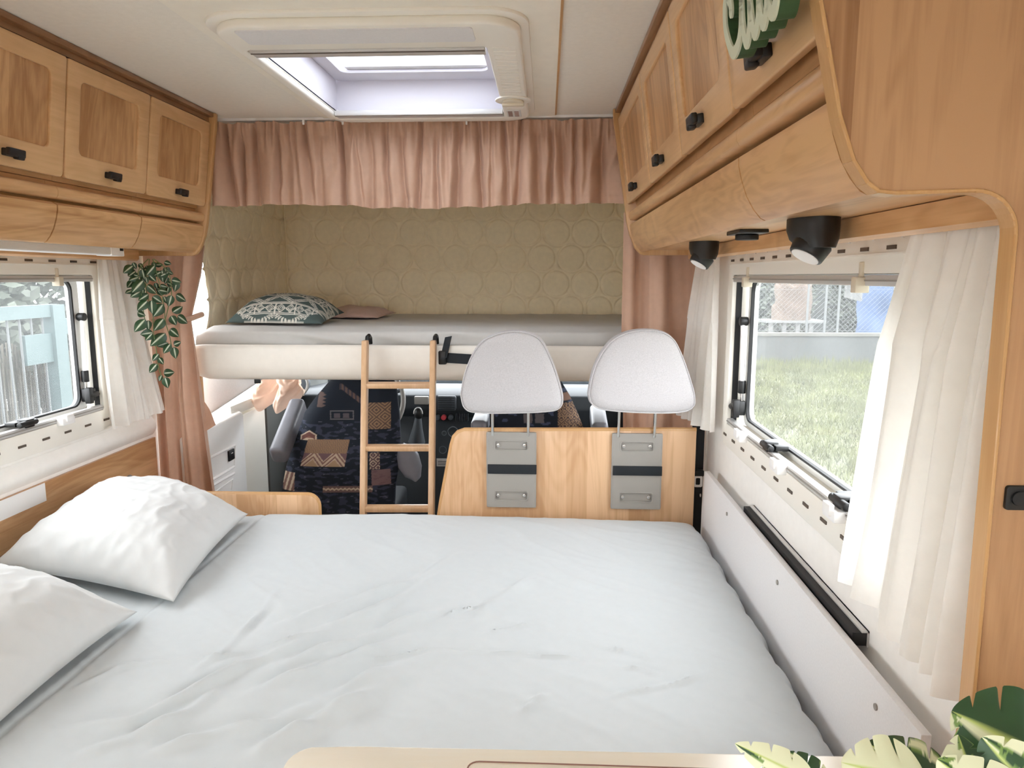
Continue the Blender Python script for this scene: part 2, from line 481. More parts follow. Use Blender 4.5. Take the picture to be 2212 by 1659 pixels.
# ------------------------------------------------------------------ side windows of the living space
def side_window(name, side, y0, y1, label, latches, top_clips, bot_clips):
    s = 1 if side == 'R' else -1
    xw = XR if side == 'R' else XL
    X = lambda d: xw + s * d                             # d > 0 outwards, d < 0 into the room
    root = sroot(name, label, (xw, (y0 + y1) / 2, WZ0))
    ol = lambda d, r0: [(X(d), y, z) for y, z in rr(y0 - .05, y1 + .05, .856, 1.50, r0)]
    il = lambda d, m_, r0: [(X(d), y, z) for y, z in rr(y0 - m_, y1 + m_, WZ0 - m_, WZ1 + m_, r0)]
    fr = MB().ring(ol(-.014, .03), il(-.014, 0, .012), (s * .014, 0, 0)).build('window_frame', 'cream', root, bevel=.003)
    MB().box(X(-.018), X(-.014), y0 - .05, y1 + .05, 1.437, 1.441).build('frame_ridge', 'cream', fr)
    # slots in the blind cassette, above and below
    n = int((y1 - y0) / .105)
    for k in range(n + 1):
        y = y1 + .005 - k * .105
        for z in (1.4495, .893):
            MB().box(X(-.0165), X(-.0135), y - .016, y + .016, z - .0035, z + .0035).build('vent_slot', 'grey_dk', fr)
        MB().box(X(-.0165), X(-.0135), y - .04, y - .034, 1.463, 1.477).build('frame_clip', 'white', fr)
    # jamb inside the wall opening
    j = MB()
    j.ring(il(-.002, 0, .012), il(-.002, -.0015, .012), (s * .05, 0, 0))
    j.build('jamb', 'cream', root)
    for ye in (y0, y1):
        MB().box(X(-.001), X(.017), ye - .0022, ye + .0022, WZ0 + .002, WZ1 - .002).build('end_seal', 'rubber', root) if ye == y0 else MB().box(X(-.001), X(.017), ye - .0045, ye - .0005, WZ0 + .002, WZ1 - .002).build('end_seal', 'rubber', root)
    # blind rails
    for z0, z1 in ((WZ1 - .022, WZ1 - .002), (WZ0 + .001, WZ0 + .018)):
        r = MB().box(X(-.013), X(.006), y0 + .003, y1 - .003, z0, z1).build('blind_rail', 'alu', root, bevel=.002)
        MB().box(X(-.015), X(-.012), y0 + .004, y1 - .004, (z0 + z1) / 2 - .0015, (z0 + z1) / 2 + .0015).build('rail_groove', 'grey', r)
    # hinged acrylic sash
    sx = .035
    so = [(X(sx), y, z) for y, z in rr(y0 + .012, y1 - .016, WZ0 + .004, WZ1 - .004, .03)]
    si = [(X(sx), y, z) for y, z in rr(y0 + .045, y1 - .058, WZ0 + .026, WZ1 - .018, .035)]
    sash = MB().ring(so, si, (s * .02, 0, 0)).build('sash', 'sash', root, bevel=.002)
    so2 = [(X(sx - .004), y, z) for y, z in rr(y0 + .040, y1 - .053, WZ0 + .022, WZ1 - .014, .037)]
    si2 = [(X(sx - .004), y, z) for y, z in rr(y0 + .047, y1 - .060, WZ0 + .028, WZ1 - .020, .034)]
    MB().ring(so2, si2, (s * .01, 0, 0)).build('sash_seal', 'rubber', sash)
    MB().prism([(X(sx + .008), p[1], p[2]) for p in si], (s * .006, 0, 0)).build('pane', 'glass', root)
    # gas stay on the far jamb
    ya = y1 - .036
    st = MB().cyl((X(.015), ya, 1.26), (X(.02), ya - .004, 1.065), .0075).build('stay_tube', 'white', root)
    MB().cyl((X(.004), ya, 1.262), (X(.03), ya, 1.262), .014).build('stay_knob', 'black', st, bevel=.003)
    MB().cyl((X(.02), ya - .004, 1.075), (X(.02), ya - .004, 1.035), .012).build('stay_collar', 'black', st, bevel=.002)
    MB().cyl((X(.02), ya - .004, 1.035), (X(.022), ya - .006, .965), .0055).build('stay_rod', 'steel', st)
    la = MB().box(X(.0), X(.03), ya - .02, ya + .018, .966, 1.012).box(X(-.012), X(.008), ya - .035, ya - .014, .962, 1.018).cyl((X(-.004), ya - .03, .99), (X(-.004), ya + .02, .99), .010)
    la.build('side_latch', 'black', root, bevel=.003)
    for y in latches:
        l = MB().box(X(-.004), X(.03), y - .045, y + .045, WZ0 + .022, WZ0 + .036).box(X(-.02), X(.012), y - .018, y + .018, WZ0 + .014, WZ0 + .04).cyl((X(-.016), y - .045, WZ0 + .028), (X(-.016), y + .03, WZ0 + .028), .009)
        l.build('bottom_latch', 'black', root, bevel=.003)
    for y in top_clips:
        MB().box(X(-.03), X(-.004), y - .011, y + .011, WZ1 - .035, WZ1 - .006).box(X(-.02), X(-.012), y - .005, y + .005, WZ1 - .006, WZ1 + .022).build('blind_catch', 'cream_dk', root, bevel=.002)
    for y in bot_clips:
        MB().box(X(-.036), X(-.008), y - .03, y + .03, WZ0 - .008, WZ0 + .016).box(X(-.042), X(-.03), y - .018, y + .018, WZ0 + .002, WZ0 + .026).build('blind_catch', 'white', root, bevel=.003)
    return root
wy = lambda x, y: P(x, y, 'X', XR).y
wyl = lambda x, y: P(x, y, 'X', XL).y
side_window('window_1', 'L', WL[0], WL[1], 'hinged acrylic window with cream blind frame behind the pillows', [wyl(56, 943)], [wyl(113, 598)], [wyl(130, 940)])
side_window('window_2', 'R', WR[0], WR[1], 'hinged acrylic window with cream blind frame beside the bed', [wy(1668, 955), wy(1828, 1075)], [wy(1628, 580), wy(1880, 590)], [wy(1618, 948), wy(1702, 1022), wy(1828, 1112)])

# ------------------------------------------------------------------ roof hatch
sk = sroot('window_4', 'clear dome roof hatch in a rounded cream frame', (-.46, 2.3, ZC))
fo, fi = rr(-.815, -.045, 1.70, 2.785, .10, 8), rr(SKX[0], SKX[1], SKY_[0], SKY_[1], .012, 8)
def lift(l, z):
    return [(x, y, z) for x, y in l]
b = MB().ring(lift(fo, ZC - .012), lift(fi, ZC - .012), (0, 0, .012))
b.build('hatch_base', 'cream', sk, bevel=.004)
fo2, fi2 = rr(-.795, -.065, 1.725, 2.765, .09, 8), rr(SKX[0], SKX[1], SKY_[0], SKY_[1], .012, 8)
hf = MB().ring(lift(fo2, ZC - .032), lift(fi2, ZC - .032), (0, 0, .022)).build('hatch_frame', 'cream', sk, bevel=.008, seg=3)
MB().prism([(x, y, ZC - .0345) for x, y in rr(-.735, -.175, 1.745, 1.845, .012)], (0, 0, .004)).build('light_diffuser', 'offwhite', hf)
# ribbed grip area, knob and sticker on the side
for k in range(22):
    y = 1.90 + k * .031
    if y < 2.35 or y > 2.52:
        MB().box(-.138, -.082, y, y + .018, ZC - .0332, ZC - .031).build('grip_rib', 'cream', hf)
kx, ky = -.112, 2.44
MB().cyl((kx, ky, ZC - .031), (kx, ky, ZC - .036), .058, 32).build('knob_base', 'cream', hf, bevel=.002)
kn = MB().cyl((kx, ky, ZC - .035), (kx, ky, ZC - .044), .036, 24).box(kx - .036, kx + .036, ky - .010, ky + .010, ZC - .052, ZC - .042)
kn.build('lock_knob', 'cream_dk', hf, bevel=.004)
st = MB().box(-.142, -.092, 2.585, 2.68, ZC - .0345, ZC - .0325).build('sticker', 'sticker', hf)
for r_ in range(7):
    for c_ in range(2):
        MB().box(-.137 + c_ * .022, -.122 + c_ * .022, 2.592 + r_ * .012, 2.598 + r_ * .012, ZC - .0352, ZC - .034).build('sticker_print', 'print', st)
# shaft, lining and dome
b = MB()
x0, x1, y0, y1 = *SKX, *SKY_
zt = 2.16
for (a, c, d_, e) in ((x0 - .02, x0, y0, y1), (x1, x1 + .02, y0, y1), (x0 - .02, x1 + .02, y0 - .02, y0), (x0 - .02, x1 + .02, y1, y1 + .02)):
    b.box(a, c, d_, e, ZC - .009, zt)
b.build('hatch_shaft', 'shaft', sk)
b = MB().ring([(x, y, 2.10) for x, y in rr(x0, x1, y0, y1, .02)], [(x, y, 2.10) for x, y in rr(x0 + .05, x1 - .05, y0 + .03, y1 - .10, .03)], (0, 0, .012))
b.build('inner_flange', 'shaft', sk, bevel=.003)
MB().box(x0 + .06, x1 - .04, y1 - .125, y1 - .085, 2.112, 2.15).build('hinge_bar', 'offwhite', sk, bevel=.01)
for (ya, yb, zz) in ((y0 + .002, y0 + .05, ZC - .035), (y1 - .05, y1 - .0, ZC - .03)):
    r_ = MB().box(x0 + .004, x1 - .004, ya, yb, zz, zz + .018).build('blind_bar', 'alu', sk, bevel=.002)
    MB().box(x0 + .004, x1 - .004, ya + .008, ya + .013, zz - .0015, zz).build('bar_groove', 'grey_dk' if ya < 2.3 else 'grey', r_)
def dome(u, v):
    a, c = 2 * u - 1, 2 * v - 1
    return Vector((-.46 + a * .36, 2.30 + c * .46, 2.16 + .07 * (1 - abs(a) ** 4) * (1 - abs(c) ** 4)))
MB().grid(dome, 17, 17).build('dome', 'dome', sk)
# rear hatch (behind the camera) and rear side panes
sk2 = sroot('window_5', 'second roof hatch of the van', (-.47, -1.35, ZC))
MB().ring([(x, y, ZC - .025) for x, y in rr(-.80, -.15, -1.65, -1.05, .05)], [(x, y, ZC - .025) for x, y in rr(-.75, -.2, -1.6, -1.1, .02)], (0, 0, .022)).build('hatch_frame', 'cream', sk2)
MB().box(-.75, -.2, -1.6, -1.1, 2.05, 2.056).build('pane', 'glass_front', sk2)
p_ = sroot('window_6', 'rear window of the van', (-.5, YB, .95))
MB().box(-1.25, .26, YB - .02, YB - .014, .95, 1.6).build('pane', 'glass_front', p_)
p_ = sroot('window_7', 'kitchen window of the van', (XL, -.6, 1.0))
MB().box(XL - .02, XL - .014, -1.1, .45, 1.0, 1.55).build('pane', 'glass_front', p_)

# ================================================================== OVERHEAD CABINETS
PROF = [(.306, 1.588), (.3065, 1.575), (.312, 1.553), (.321, 1.528), (.333, 1.507), (.345, 1.493), (.353, 1.489)]   # flap curve (right side)
def sx_(side, x):
    return x if side == 'R' else mx(x)
def cabinet(side, y0, y1, label, group):
    s = 1 if side == 'R' else -1
    X = lambda v: sx_(side, v)
    root = thing('overhead_cabinet', label, 'cabinet', (X(.45), (y0 + y1) / 2, 1.652), group)
    MB().prism([(X(.288), y0, 1.966), (X(.328), y0, 1.653), (X(.60), y0, 1.653), (X(.60), y0, 1.966)], (0, y1 - y0, 0)).build('body', 'wood_flap', root)
    # door on the leaning front
    bot, top = Vector((X(.294), 0, 1.660)), Vector((X(.254), 0, 1.963))
    V = (top - bot).normalized()
    H = (top - bot).length
    U = Vector((0, 1, 0))
    N = Vector((-s * V.z, 0, s * V.x)) if True else None
    N = Vector((-s * abs(V.z), 0, -abs(V.x)))
    N.normalize()
    at = lambda u, v, n: bot + U * (u) + V * v + N * n
    g = .0022
    ol = [at(u, v, 0) for u, v in rr(y0 + g, y1 - g, 0, H, (.014, .008, .008, .014))]
    mrg = .058
    il = [at(u, v, 0) for u, v in rr(y0 + mrg, y1 - mrg, .068, H - .045, .018)]
    door = MB().ring(ol, il, -N * .016).build('door', 'wood_frame', root, bevel=.0035, seg=3)
    pl = [at(u, v, -.007) for u, v in rr(y0 + mrg - .004, y1 - mrg + .004, .064, H - .041, .018)]
    MB().prism(pl, -N * .005).build('door_panel', 'wood_panel', door)
    # black catch
    ym = (y0 + y1) / 2
    h = MB().obox(at(ym, .032, .006), U, V, N, .024, .009, .007).obox(at(ym, .034, .018), U, V, N, .027, .0095, .006)
    h.obox(at(ym + .012, .025, .017), U, V, N, .011, .006, .008)
    h.build('door_catch', 'black', door, bevel=.003, seg=2)
    return root
def locker(side, y0, y1, label, group):
    X = lambda v: sx_(side, v)
    root = thing('flap_locker', label, 'cabinet', (X(.45), (y0 + y1) / 2, 1.497), group)
    MB().prism([(X(.334), y0, 1.652), (X(.340), y0, 1.585), (X(.365), y0, 1.50), (X(.365), y0, 1.497), (X(.60), y0, 1.497), (X(.60), y0, 1.652)], (0, y1 - y0, 0)).build('body', 'wood_flap', root)
    mo = [(.308, 1.637), (.303, 1.633), (.3005, 1.625), (.3015, 1.614), (.306, 1.606), (.336, 1.603), (.336, 1.637)]
    MB().prism([(X(a), y0, z) for a, z in mo], (0, y1 - y0, 0)).build('moulding', 'wood_flap', root, smooth=60)
    g = .0022
    out = [(X(a), z) for a, z in PROF]
    inn = [(X(a + .014), z + .008) for a, z in PROF][::-1]
    MB().prism([(a, y0 + g, z) for a, z in out + inn], (0, y1 - y0 - 2 * g, 0)).build('flap', 'wood_flap', root, smooth=50)
    return root
RY = [.83, 1.21, 1.645, 2.12, 2.715]
names = ['with green lettering on its door beside the tall wooden board', 'with bare door next to the green lettering', 'third along from the tall wooden board', 'beside the rose curtain above the two headrests']
for i in range(4):
    cabinet('R', RY[i], RY[i + 1] - .001, 'beech overhead cabinet ' + names[i], 'overhead cabinets above the bed side window')
locker('R', .83, 1.203, 'short curved beech flap locker beside the tall wooden board', 'curved flap lockers under the cabinets')
locker('R', 1.204, 2.715, 'long curved beech flap locker above the black spot lamps', 'curved flap lockers under the cabinets')
LY = [1.112, 1.512, 1.912, 2.31, 2.715]
names = ['farthest from the rose curtain, above the pillows', 'two doors from the rose curtain above the pillows', 'middle of three above the window behind the pillows', 'with hanging plant below it next to the rose curtain']
for i in range(4):
    cabinet('L', LY[i], LY[i + 1] - .001, 'beech overhead cabinet ' + names[i], 'overhead cabinets above the pillows')
LF = [1.1, 1.493, 1.893, 2.294, 2.715]
names = ['furthest from the rose curtain above the strip light', 'above the strip light two along from the rose curtain', 'above the end of the strip light', 'next to the rose curtain and hanging plant']
for i in range(4):
    locker('L', LF[i], LF[i + 1] - .001, 'curved beech flap locker ' + names[i], 'curved flap lockers under the cabinets')
tn = 1
for side in 'LR':
    X = lambda v: sx_(side, v)
    ya = .83 if side == 'R' else .9
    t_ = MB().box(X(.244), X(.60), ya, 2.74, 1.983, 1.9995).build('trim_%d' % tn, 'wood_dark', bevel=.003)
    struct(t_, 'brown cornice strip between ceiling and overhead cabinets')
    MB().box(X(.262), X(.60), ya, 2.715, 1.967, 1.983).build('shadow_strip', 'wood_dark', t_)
    tn += 1
    # end board towards the cab
    pr = [(.236, 1.998), (.240, 1.95), (.286, 1.655), (.294, 1.60), (.305, 1.555), (.326, 1.505), (.345, 1.483), (.36, 1.478), (.60, 1.478), (.60, 1.998)]
    e_ = MB().prism([(X(a), 2.716, z) for a, z in pr], (0, .022, 0)).build('trim_%d' % tn, 'wood_edge', bevel=.003)
    struct(e_, 'curved beech end board of the overhead cabinets beside the rose curtain')
    tn += 1
    # fascia under the lockers
    f_ = MB().prism([(X(.50), ya, 1.4955), (X(.50), ya, 1.463), (X(.508), ya, 1.457), (X(.517), ya, 1.463), (X(.517), ya, 1.4955)], (0, 2.60 - ya, 0)).build('trim_%d' % tn, 'wood_flap', smooth=50)
    struct(f_, 'beech fascia strip under the overhead lockers')
    tn += 1

# ------------------------------------------------------------------ tall board with the cut-out (beside the near curtain)
bp = [(.240, 1.998), (.258, 1.80), (.280, 1.68), (.291, 1.635), (.307, 1.567), (.324, 1.522), (.340, 1.499), (.352, 1.490), (.37, 1.488)]
cxx, czz, rad = .452, 1.444, .046
bp += [(cxx + rad * math.sin(math.radians(a)), czz + rad * math.cos(math.radians(a))) for a in range(0, 91, 10)]
bp += [(.504, .898), (.504, 0.0), (.5995, 0.0), (.5995, 1.998)]
tb = thing('tall_board', 'tall beech board with curved cut-out and black lock beside the near white curtain', 'board', (.55, .80, 0))
MB().prism([(a, .803, z) for a, z in bp], (0, .022, 0)).build('panel', 'wood_board', tb)
n_ = len(bp)
path = [Vector((a, .8135, z)) for a, z in bp[:-2]]
eb = MB()
for i in range(len(path) - 1):                       # edge band
    a, c = path[i], path[i + 1]
    d_ = (c - a).normalized()
    nrm = Vector((d_.z, 0, -d_.x))
    if nrm.x > 0 and i < 8: nrm = -nrm
    eb.obox((a + c) / 2, d_, nrm, (0, 1, 0), (c - a).length / 2 + .0012, .0022, .0135)
eb.build('edge_band', 'wood_edge', tb, bevel=.0012, seg=1)
lc = P(2196, 1076, 'Y', .80)
lo = MB().prism([(x, .799, z) for x, z in rr(lc.x - .012, lc.x + .016, lc.z - .014, lc.z + .014, .004)], (0, .005, 0)).build('lock', 'black', tb, bevel=.001)
MB().cyl((lc.x + .002, .80, lc.z), (lc.x + .002, .796, lc.z), .0085, 20).build('lock_button', 'rubber', lo, bevel=.001)
bk = P(2106, 1418, 'X', .515)

# ------------------------------------------------------------------ lettering on the near right door
def stroke(b, pts, wd, n0, depth):
    pts = catmull(pts, 6)
    L_, R_ = [], []
    for i, p in enumerate(pts):
        t = (pts[min(i + 1, len(pts) - 1)] - pts[max(i - 1, 0)]).normalized()
        nn = t.cross(n0).normalized() * wd
        L_.append(p + nn); R_.append(p - nn)
    def cap(p, a, c):
        m_ = (a - p)
        t = m_.cross(n0).normalized() * m_.length
        return [p + m_ * math.cos(x) + t * math.sin(x) for x in (math.pi * k / 8 for k in range(1, 8))]
    loop = L_ + [p for p in cap(pts[-1], L_[-1], R_[-1])][::1] + R_[::-1] + cap(pts[0], R_[0], L_[0])
    for i in range(len(pts) - 1):
        b.prism([L_[i], L_[i + 1], R_[i + 1], R_[i]], -n0 * depth)
    for p, a in ((pts[0], R_[0]), (pts[-1], L_[-1])):
        m_ = a - p
        t = m_.cross(n0).normalized() * m_.length
        b.prism([p + m_ * math.cos(2 * math.pi * k / 14) + t * math.sin(2 * math.pi * k / 14) for k in range(14)], -n0 * depth)
LX = .240
def lp(cx, cy):
    return P(1540 + cx / 6.637, cy / 6.637, 'X', LX + .03 * 0)
n0 = Vector((-1, 0, -.12)).normalized()
base = lp(290, 760)
def lpt(cx, cy):                                     # on the leaning plane in front of the door
    d = cf + cr * ((1540 + cx / 6.637 - CX) / F) - cu * ((cy / 6.637 - CY) / F)
    return CAM + d * ((base - CAM).dot(n0) / d.dot(n0))
strokes = [
    [(250, -330), (190, -180), (172, 0), (162, 150), (172, 400), (225, 640), (288, 762), (352, 650), (384, 480), (396, 300), (398, 0), (392, -250)],
    [(200, -60), (236, 20), (250, 110), (252, 172)],
    [(398, -200), (398, 0), (412, 300), (440, 500), (474, 612), (508, 480), (520, 300), (515, 0), (505, -250)],
    [(515, -200), (515, 0), (540, 250), (566, 400), (594, 482), (628, 380), (644, 200), (648, 0), (640, -250)],
    [(648, -200), (650, 0), (668, 180), (714, 345), (750, 220), (766, 0), (760, -250)],
    [(766, -200), (768, 0), (798, 120), (846, 195), (886, 60), (900, -100), (905, -300)],
]
lt = thing('word_sign', 'sage green cursive letter sign with dark green edges on cabinet door', 'sign', base)
bf, bs = MB(), MB()
for s_ in strokes:
    pts = [lpt(*p) for p in s_]
    stroke(bf, pts, .0078, n0, .0025)
    stroke(bs, [p - n0 * .0025 for p in pts], .0078, n0, .021)
bs.build('letter_edge', 'foam_side', lt, smooth=0)
bf.build('letter_face', 'foam_front', lt, smooth=0)

# ------------------------------------------------------------------ lamps under the cabinets
sl = thing('strip_light', 'long fluorescent strip light with ribbed diffuser under left lockers', 'lamp', (mx(.44), 1.9, 1.497))
MB().box(mx(.405), mx(.455), 1.05, 2.34, 1.468, 1.4955).build('housing', 'white', sl, bevel=.006)
for k in range(7):
    MB().box(mx(.4035), mx(.4055), 1.08, 2.27, 1.4715 + k * .0034, 1.4732 + k * .0034).build('diffuser_rib', 'diffuser', sl)
ec = MB().box(mx(.402), mx(.456), 2.275, 2.345, 1.466, 1.496).build('end_cap', 'white', sl, bevel=.003)
MB().box(mx(.4005), mx(.403), 2.32, 2.338, 1.483, 1.491).build('switch', 'black', ec)
def spot(px, py, wpx, lbl):
    c = P(px, py, 'Z', 1.497)
    k = wpx
    c = Vector((c.x, c.y, 1.497))
    t = thing('spot_lamp', lbl, 'lamp', c, 'black spot lamps under the right lockers')
    b = MB()
    rows = [(1.4968, 1.0, 0), (1.478, 1.0, 0), (1.462, .92, .004), (1.447, .68, .012)]
    b.grid(lambda u, v: Vector((c.x + rows[min(3, int(round(v * 3)))][2] * 0 + .040 * rows[min(3, int(round(v * 3)))][1] * math.cos(2 * math.pi * u),
                                c.y - rows[min(3, int(round(v * 3)))][2] * 2 + .058 * rows[min(3, int(round(v * 3)))][1] * math.sin(2 * math.pi * u), rows[min(3, int(round(v * 3)))][0])), 28, 4, True)
    n_ = 28
    b.f.append(list(range(n_)))
    b.f.append(list(range(3 * n_, 4 * n_))[::-1])
    b.build('housing', 'black', t, smooth=50)
    ax = Vector((-.5, -.12, -.85)).normalized()
    h0 = Vector((c.x - .004, c.y - .020, 1.457))
    hd = MB().cyl(h0, h0 + ax * .028, .032, 24, .028).build('lamp_head', 'black', t, bevel=.002)
    MB().cyl(h0 + ax * .0275, h0 + ax * .0295, .0235, 24).build('lens', 'lens', hd)
    MB().box(c.x - .018, c.x - .004, c.y + .035, c.y + .052, 1.472, 1.478).build('switch', 'rubber', t)
    return t
spot(1757, 472, 1, 'black spot lamp above the window, nearer the tall wooden board')
spot(1521, 522, 1, 'black spot lamp above the far white curtain beside headrest')
c = P(1614, 498, 'Z', 1.497)
t = thing('dimmer_switch', 'small flat black rotary switch between the two spot lamps', 'switch', c)
MB().box(c.x - .03, c.x + .03, c.y - .055, c.y + .055, 1.489, 1.4968).build('base', 'black', t, bevel=.002)
MB().cyl((c.x, c.y, 1.489), (c.x, c.y, 1.477), .024, 24).build('dial', 'rubber', t, bevel=.002)

# ================================================================== CURTAINS
def drape(rows, folds, amp, seed, nu=120, nv=50, sharp=.0, hem=.0, nsign=1):
    rnd = random.Random(seed)
    comps = [(folds * (.75 + .5 * rnd.random()), rnd.random() * 6.28, .6 + .4 * rnd.random()) for _ in range(3)] + [(folds * 2.3, rnd.random() * 6.28, .3)]
    vs = [r[0] for r in rows]
    def fn(u, v):
        j = max(i for i in range(len(rows) - 1) if vs[i] <= v + 1e-9)
        t = (v - vs[j]) / (vs[j + 1] - vs[j])
        t = t * t * (3 - 2 * t) if len(rows) > 2 else t
        p = poly_at(rows[j][1], u).lerp(poly_at(rows[j + 1][1], u), t)
        a = rows[j][2] * (1 - t) + rows[j + 1][2] * t
        d = (poly_at(rows[j + 1][1], 1) - poly_at(rows[j + 1][1], 0))
        nrm = Vector((-d.y, d.x, 0)).normalized() * nsign
        f = 0
        for k, (fr, ph, wt) in enumerate(comps):
            f += wt * math.sin(fr * 6.283 * u + ph + .9 * math.sin(2.1 * v + k) + .35 * nz(u * 5, v * 3, seed))
        f /= 1.8
        f = math.copysign(abs(f) ** (1 - sharp), f)
        p = p + nrm * (a * f * amp)
        if v > .92:
            p.z += hem * nz(u * 7, seed, 2) * (v - .92) / .08
        return p
    return MB().grid(fn, nu, nv)
def curtain(name, label, mat, b, seam=None):
    root = b.build(name, mat, smooth=180, fix=False)
    return root
# white voile curtains
c1 = drape([(0, [(XL + .045, 2.43, 1.462), (XL + .05, 2.52, 1.462), (XL + .06, 2.60, 1.462)], .55), (.35, [(XL + .04, 2.425, 1.25), (XL + .06, 2.53, 1.25), (XL + .075, 2.63, 1.25)], .9), (1, [(XL + .035, 2.435, .862), (XL + .08, 2.56, .868), (XL + .115, 2.685, .885)], 1)], 4.5, .02, 3, 110, 40, .15, .006)
tag(curtain('window_curtain', '', 'white_cloth', c1), 'short white curtain hanging beside the trailing striped plant', 'curtain', 'white window curtains')
c2 = drape([(0, [(.555, 2.37, 1.462), (.56, 2.50, 1.462), (.55, 2.66, 1.462)], .55), (.35, [(.555, 2.365, 1.25), (.545, 2.5, 1.25), (.525, 2.665, 1.25)], .9), (1, [(.555, 2.355, .888), (.525, 2.50, .89), (.487, 2.665, .89)], 1)], 4.2, .02, 5, 110, 40, .15, .005, -1)
tag(curtain('window_curtain', '', 'white_cloth', c2), 'short white curtain hanging beside the pale headrest and black belt', 'curtain', 'white window curtains')
c3 = drape([(0, [(.535, .835, 1.470), (.54, .95, 1.470), (.535, 1.085, 1.470)], .5), (.3, [(.53, .835, 1.3), (.53, .97, 1.3), (.53, 1.14, 1.3)], .9), (1, [(.525, .835, .872), (.515, 1.0, .868), (.53, 1.215, .873)], 1)], 5.2, .026, 8, 160, 50, .2, .006, -1)
tag(curtain('window_curtain', '', 'white_cloth', c3), 'long white curtain hanging against the tall wooden board', 'curtain', 'white window curtains')
# rose valance over the bunk
VAL = [(490, 8), (520, -4), (548, 6), (600, -10), (640, 5), (662, 12), (690, -6), (738, 3), (772, 14), (803, -8), (832, 6), (868, 10), (905, -12), (942, 4), (962, 2), (988, -8), (1035, 10), (1062, -4), (1092, 6), (1122, -10), (1160, 8), (1192, -6), (1216, 10), (1243, 4), (1268, -8), (1300, 6)]
VAL = [((P(a, 350, 'Y', 2.8).x + 1.285) / 1.575, b / 1000, random.Random(a).uniform(.55, 1.25), random.Random(a + 1).uniform(.0045, .0085)) for a, b in VAL]
def val(u, v):
    x = -1.285 + u * 1.575
    topz = 1.985 + .010 * nz(u * 30, 3) - .004
    botz = 1.668 + .008 * math.sin(u * 9) + .006 * nz(u * 14, 7)
    z = topz + (botz - topz) * v
    big = sum(a_ * math.sin(f_ * 6.283 * u + p_ + 1.1 * v * q_) for f_, p_, a_, q_ in ((9, .4, 1, .5), (14.3, 2.0, .7, -.8), (5.2, 1.1, .6, 1.2)))
    small = math.sin(46 * 6.283 * u + 3 * nz(u * 12, 1)) + .6 * math.sin(71 * 6.283 * u + 2)
    gather = 1 - smoothstep(.05, .45, v)
    y = 2.805 - .012 * big * smoothstep(-.1, .45, v) - .006 * small * gather - .006 * nz(u * 34 + 2 * v, v * 2.5) * (1 + gather) - .010 * abs(math.sin(21 * u * 3.1416 + 1.5 * nz(u * 6, v * 2, 4) + v)) ** 3
    for (u0, sl_, dp_, wd_) in VAL:
        q_ = (u - u0 - sl_ * (v - .4) + .002 * nz(u0 * 90, v * 4)) / (wd_ * (.75 + .5 * v))
        if abs(q_) < 3: y += .030 * dp_ * math.exp(-q_ * q_) * (.5 + .5 * smoothstep(0, .3, v))
    if .155 < v < .185: y += .003
    if .88 < v < .90: y += .002
    return Vector((x, y, z))
VU = 560
vl = thing('valance_curtain', 'gathered rose satin valance hanging above the quilted bunk', 'curtain', (-.5, 2.82, 1.67))
MB().grid(val, VU, 44).build('fabric', 'rose', vl, smooth=180, fix=False)
MB().box(-1.285, .29, 2.812, 2.832, 1.990, 1.9995).build('curtain_rail', 'white', vl)
for px in (655, 740, 815, 953, 1007):
    p = P(px, 262, 'Y', 2.80)
    MB().box(p.x - .004, p.x + .004, 2.800, 2.806, p.z - .012, p.z + .006).build('curtain_hook', 'white', vl)
# rose drapes either side of the cab opening
dl = thing('rose_drape', 'rose satin drape tied back behind the hanging striped plant', 'curtain', (-1.47, 2.79, .45), 'rose drapes beside the cab opening')
d1 = drape([(0, [(-1.585, 2.80, 1.52), (-1.46, 2.79, 1.52), (-1.33, 2.80, 1.52)], .7), (.13, [(-1.585, 2.80, 1.40), (-1.47, 2.79, 1.40), (-1.355, 2.80, 1.40)], .8), (.28, [(-1.58, 2.80, 1.23), (-1.48, 2.785, 1.23), (-1.405, 2.80, 1.23)], .45), (.55, [(-1.575, 2.80, .93), (-1.49, 2.78, .93), (-1.385, 2.80, .93)], 1), (1, [(-1.585, 2.80, .42), (-1.49, 2.775, .42), (-1.345, 2.795, .42)], 1.1)], 3.4, .034, 21, 160, 70, .35)
d1.build('fabric', 'rose', dl, smooth=180, fix=False)
MB().tube([(-1.55, 2.77, 1.225), (-1.50, 2.755, 1.222), (-1.44, 2.752, 1.228), (-1.40, 2.77, 1.236), (-1.385, 2.80, 1.245), (-1.38, 2.83, 1.25)], .011, 8).build('tie_back', 'rose', dl)
pa, pb, pc = P(437, 862, 'Y', 2.84), P(468, 917, 'Y', 2.80), P(438, 935, 'Y', 2.80)
MB().grid(lambda u, v: pa.lerp(pc, u).lerp(pb, v) + Vector((0, .01 * math.sin(4 * v), 0)), 6, 6).build('loose_corner', 'rose', dl, smooth=180, fix=False)
dr = thing('rose_drape', 'rose satin drape hanging behind the pale headrests beside right window', 'curtain', (.45, 2.79, .5), 'rose drapes beside the cab opening')
d2 = drape([(0, [(.292, 2.81, 1.64), (.42, 2.79, 1.64), (.575, 2.80, 1.64)], .7), (.5, [(.292, 2.81, 1.2), (.43, 2.78, 1.2), (.59, 2.80, 1.2)], 1.0), (.85, [(.305, 2.81, .88), (.44, 2.77, .88), (.595, 2.80, .88)], 1.2), (1, [(.315, 2.81, .50), (.44, 2.78, .50), (.595, 2.80, .50)], .9)], 2.1, .042, 34, 160, 60, .35)
d2.build('fabric', 'rose', dr, smooth=180, fix=False)

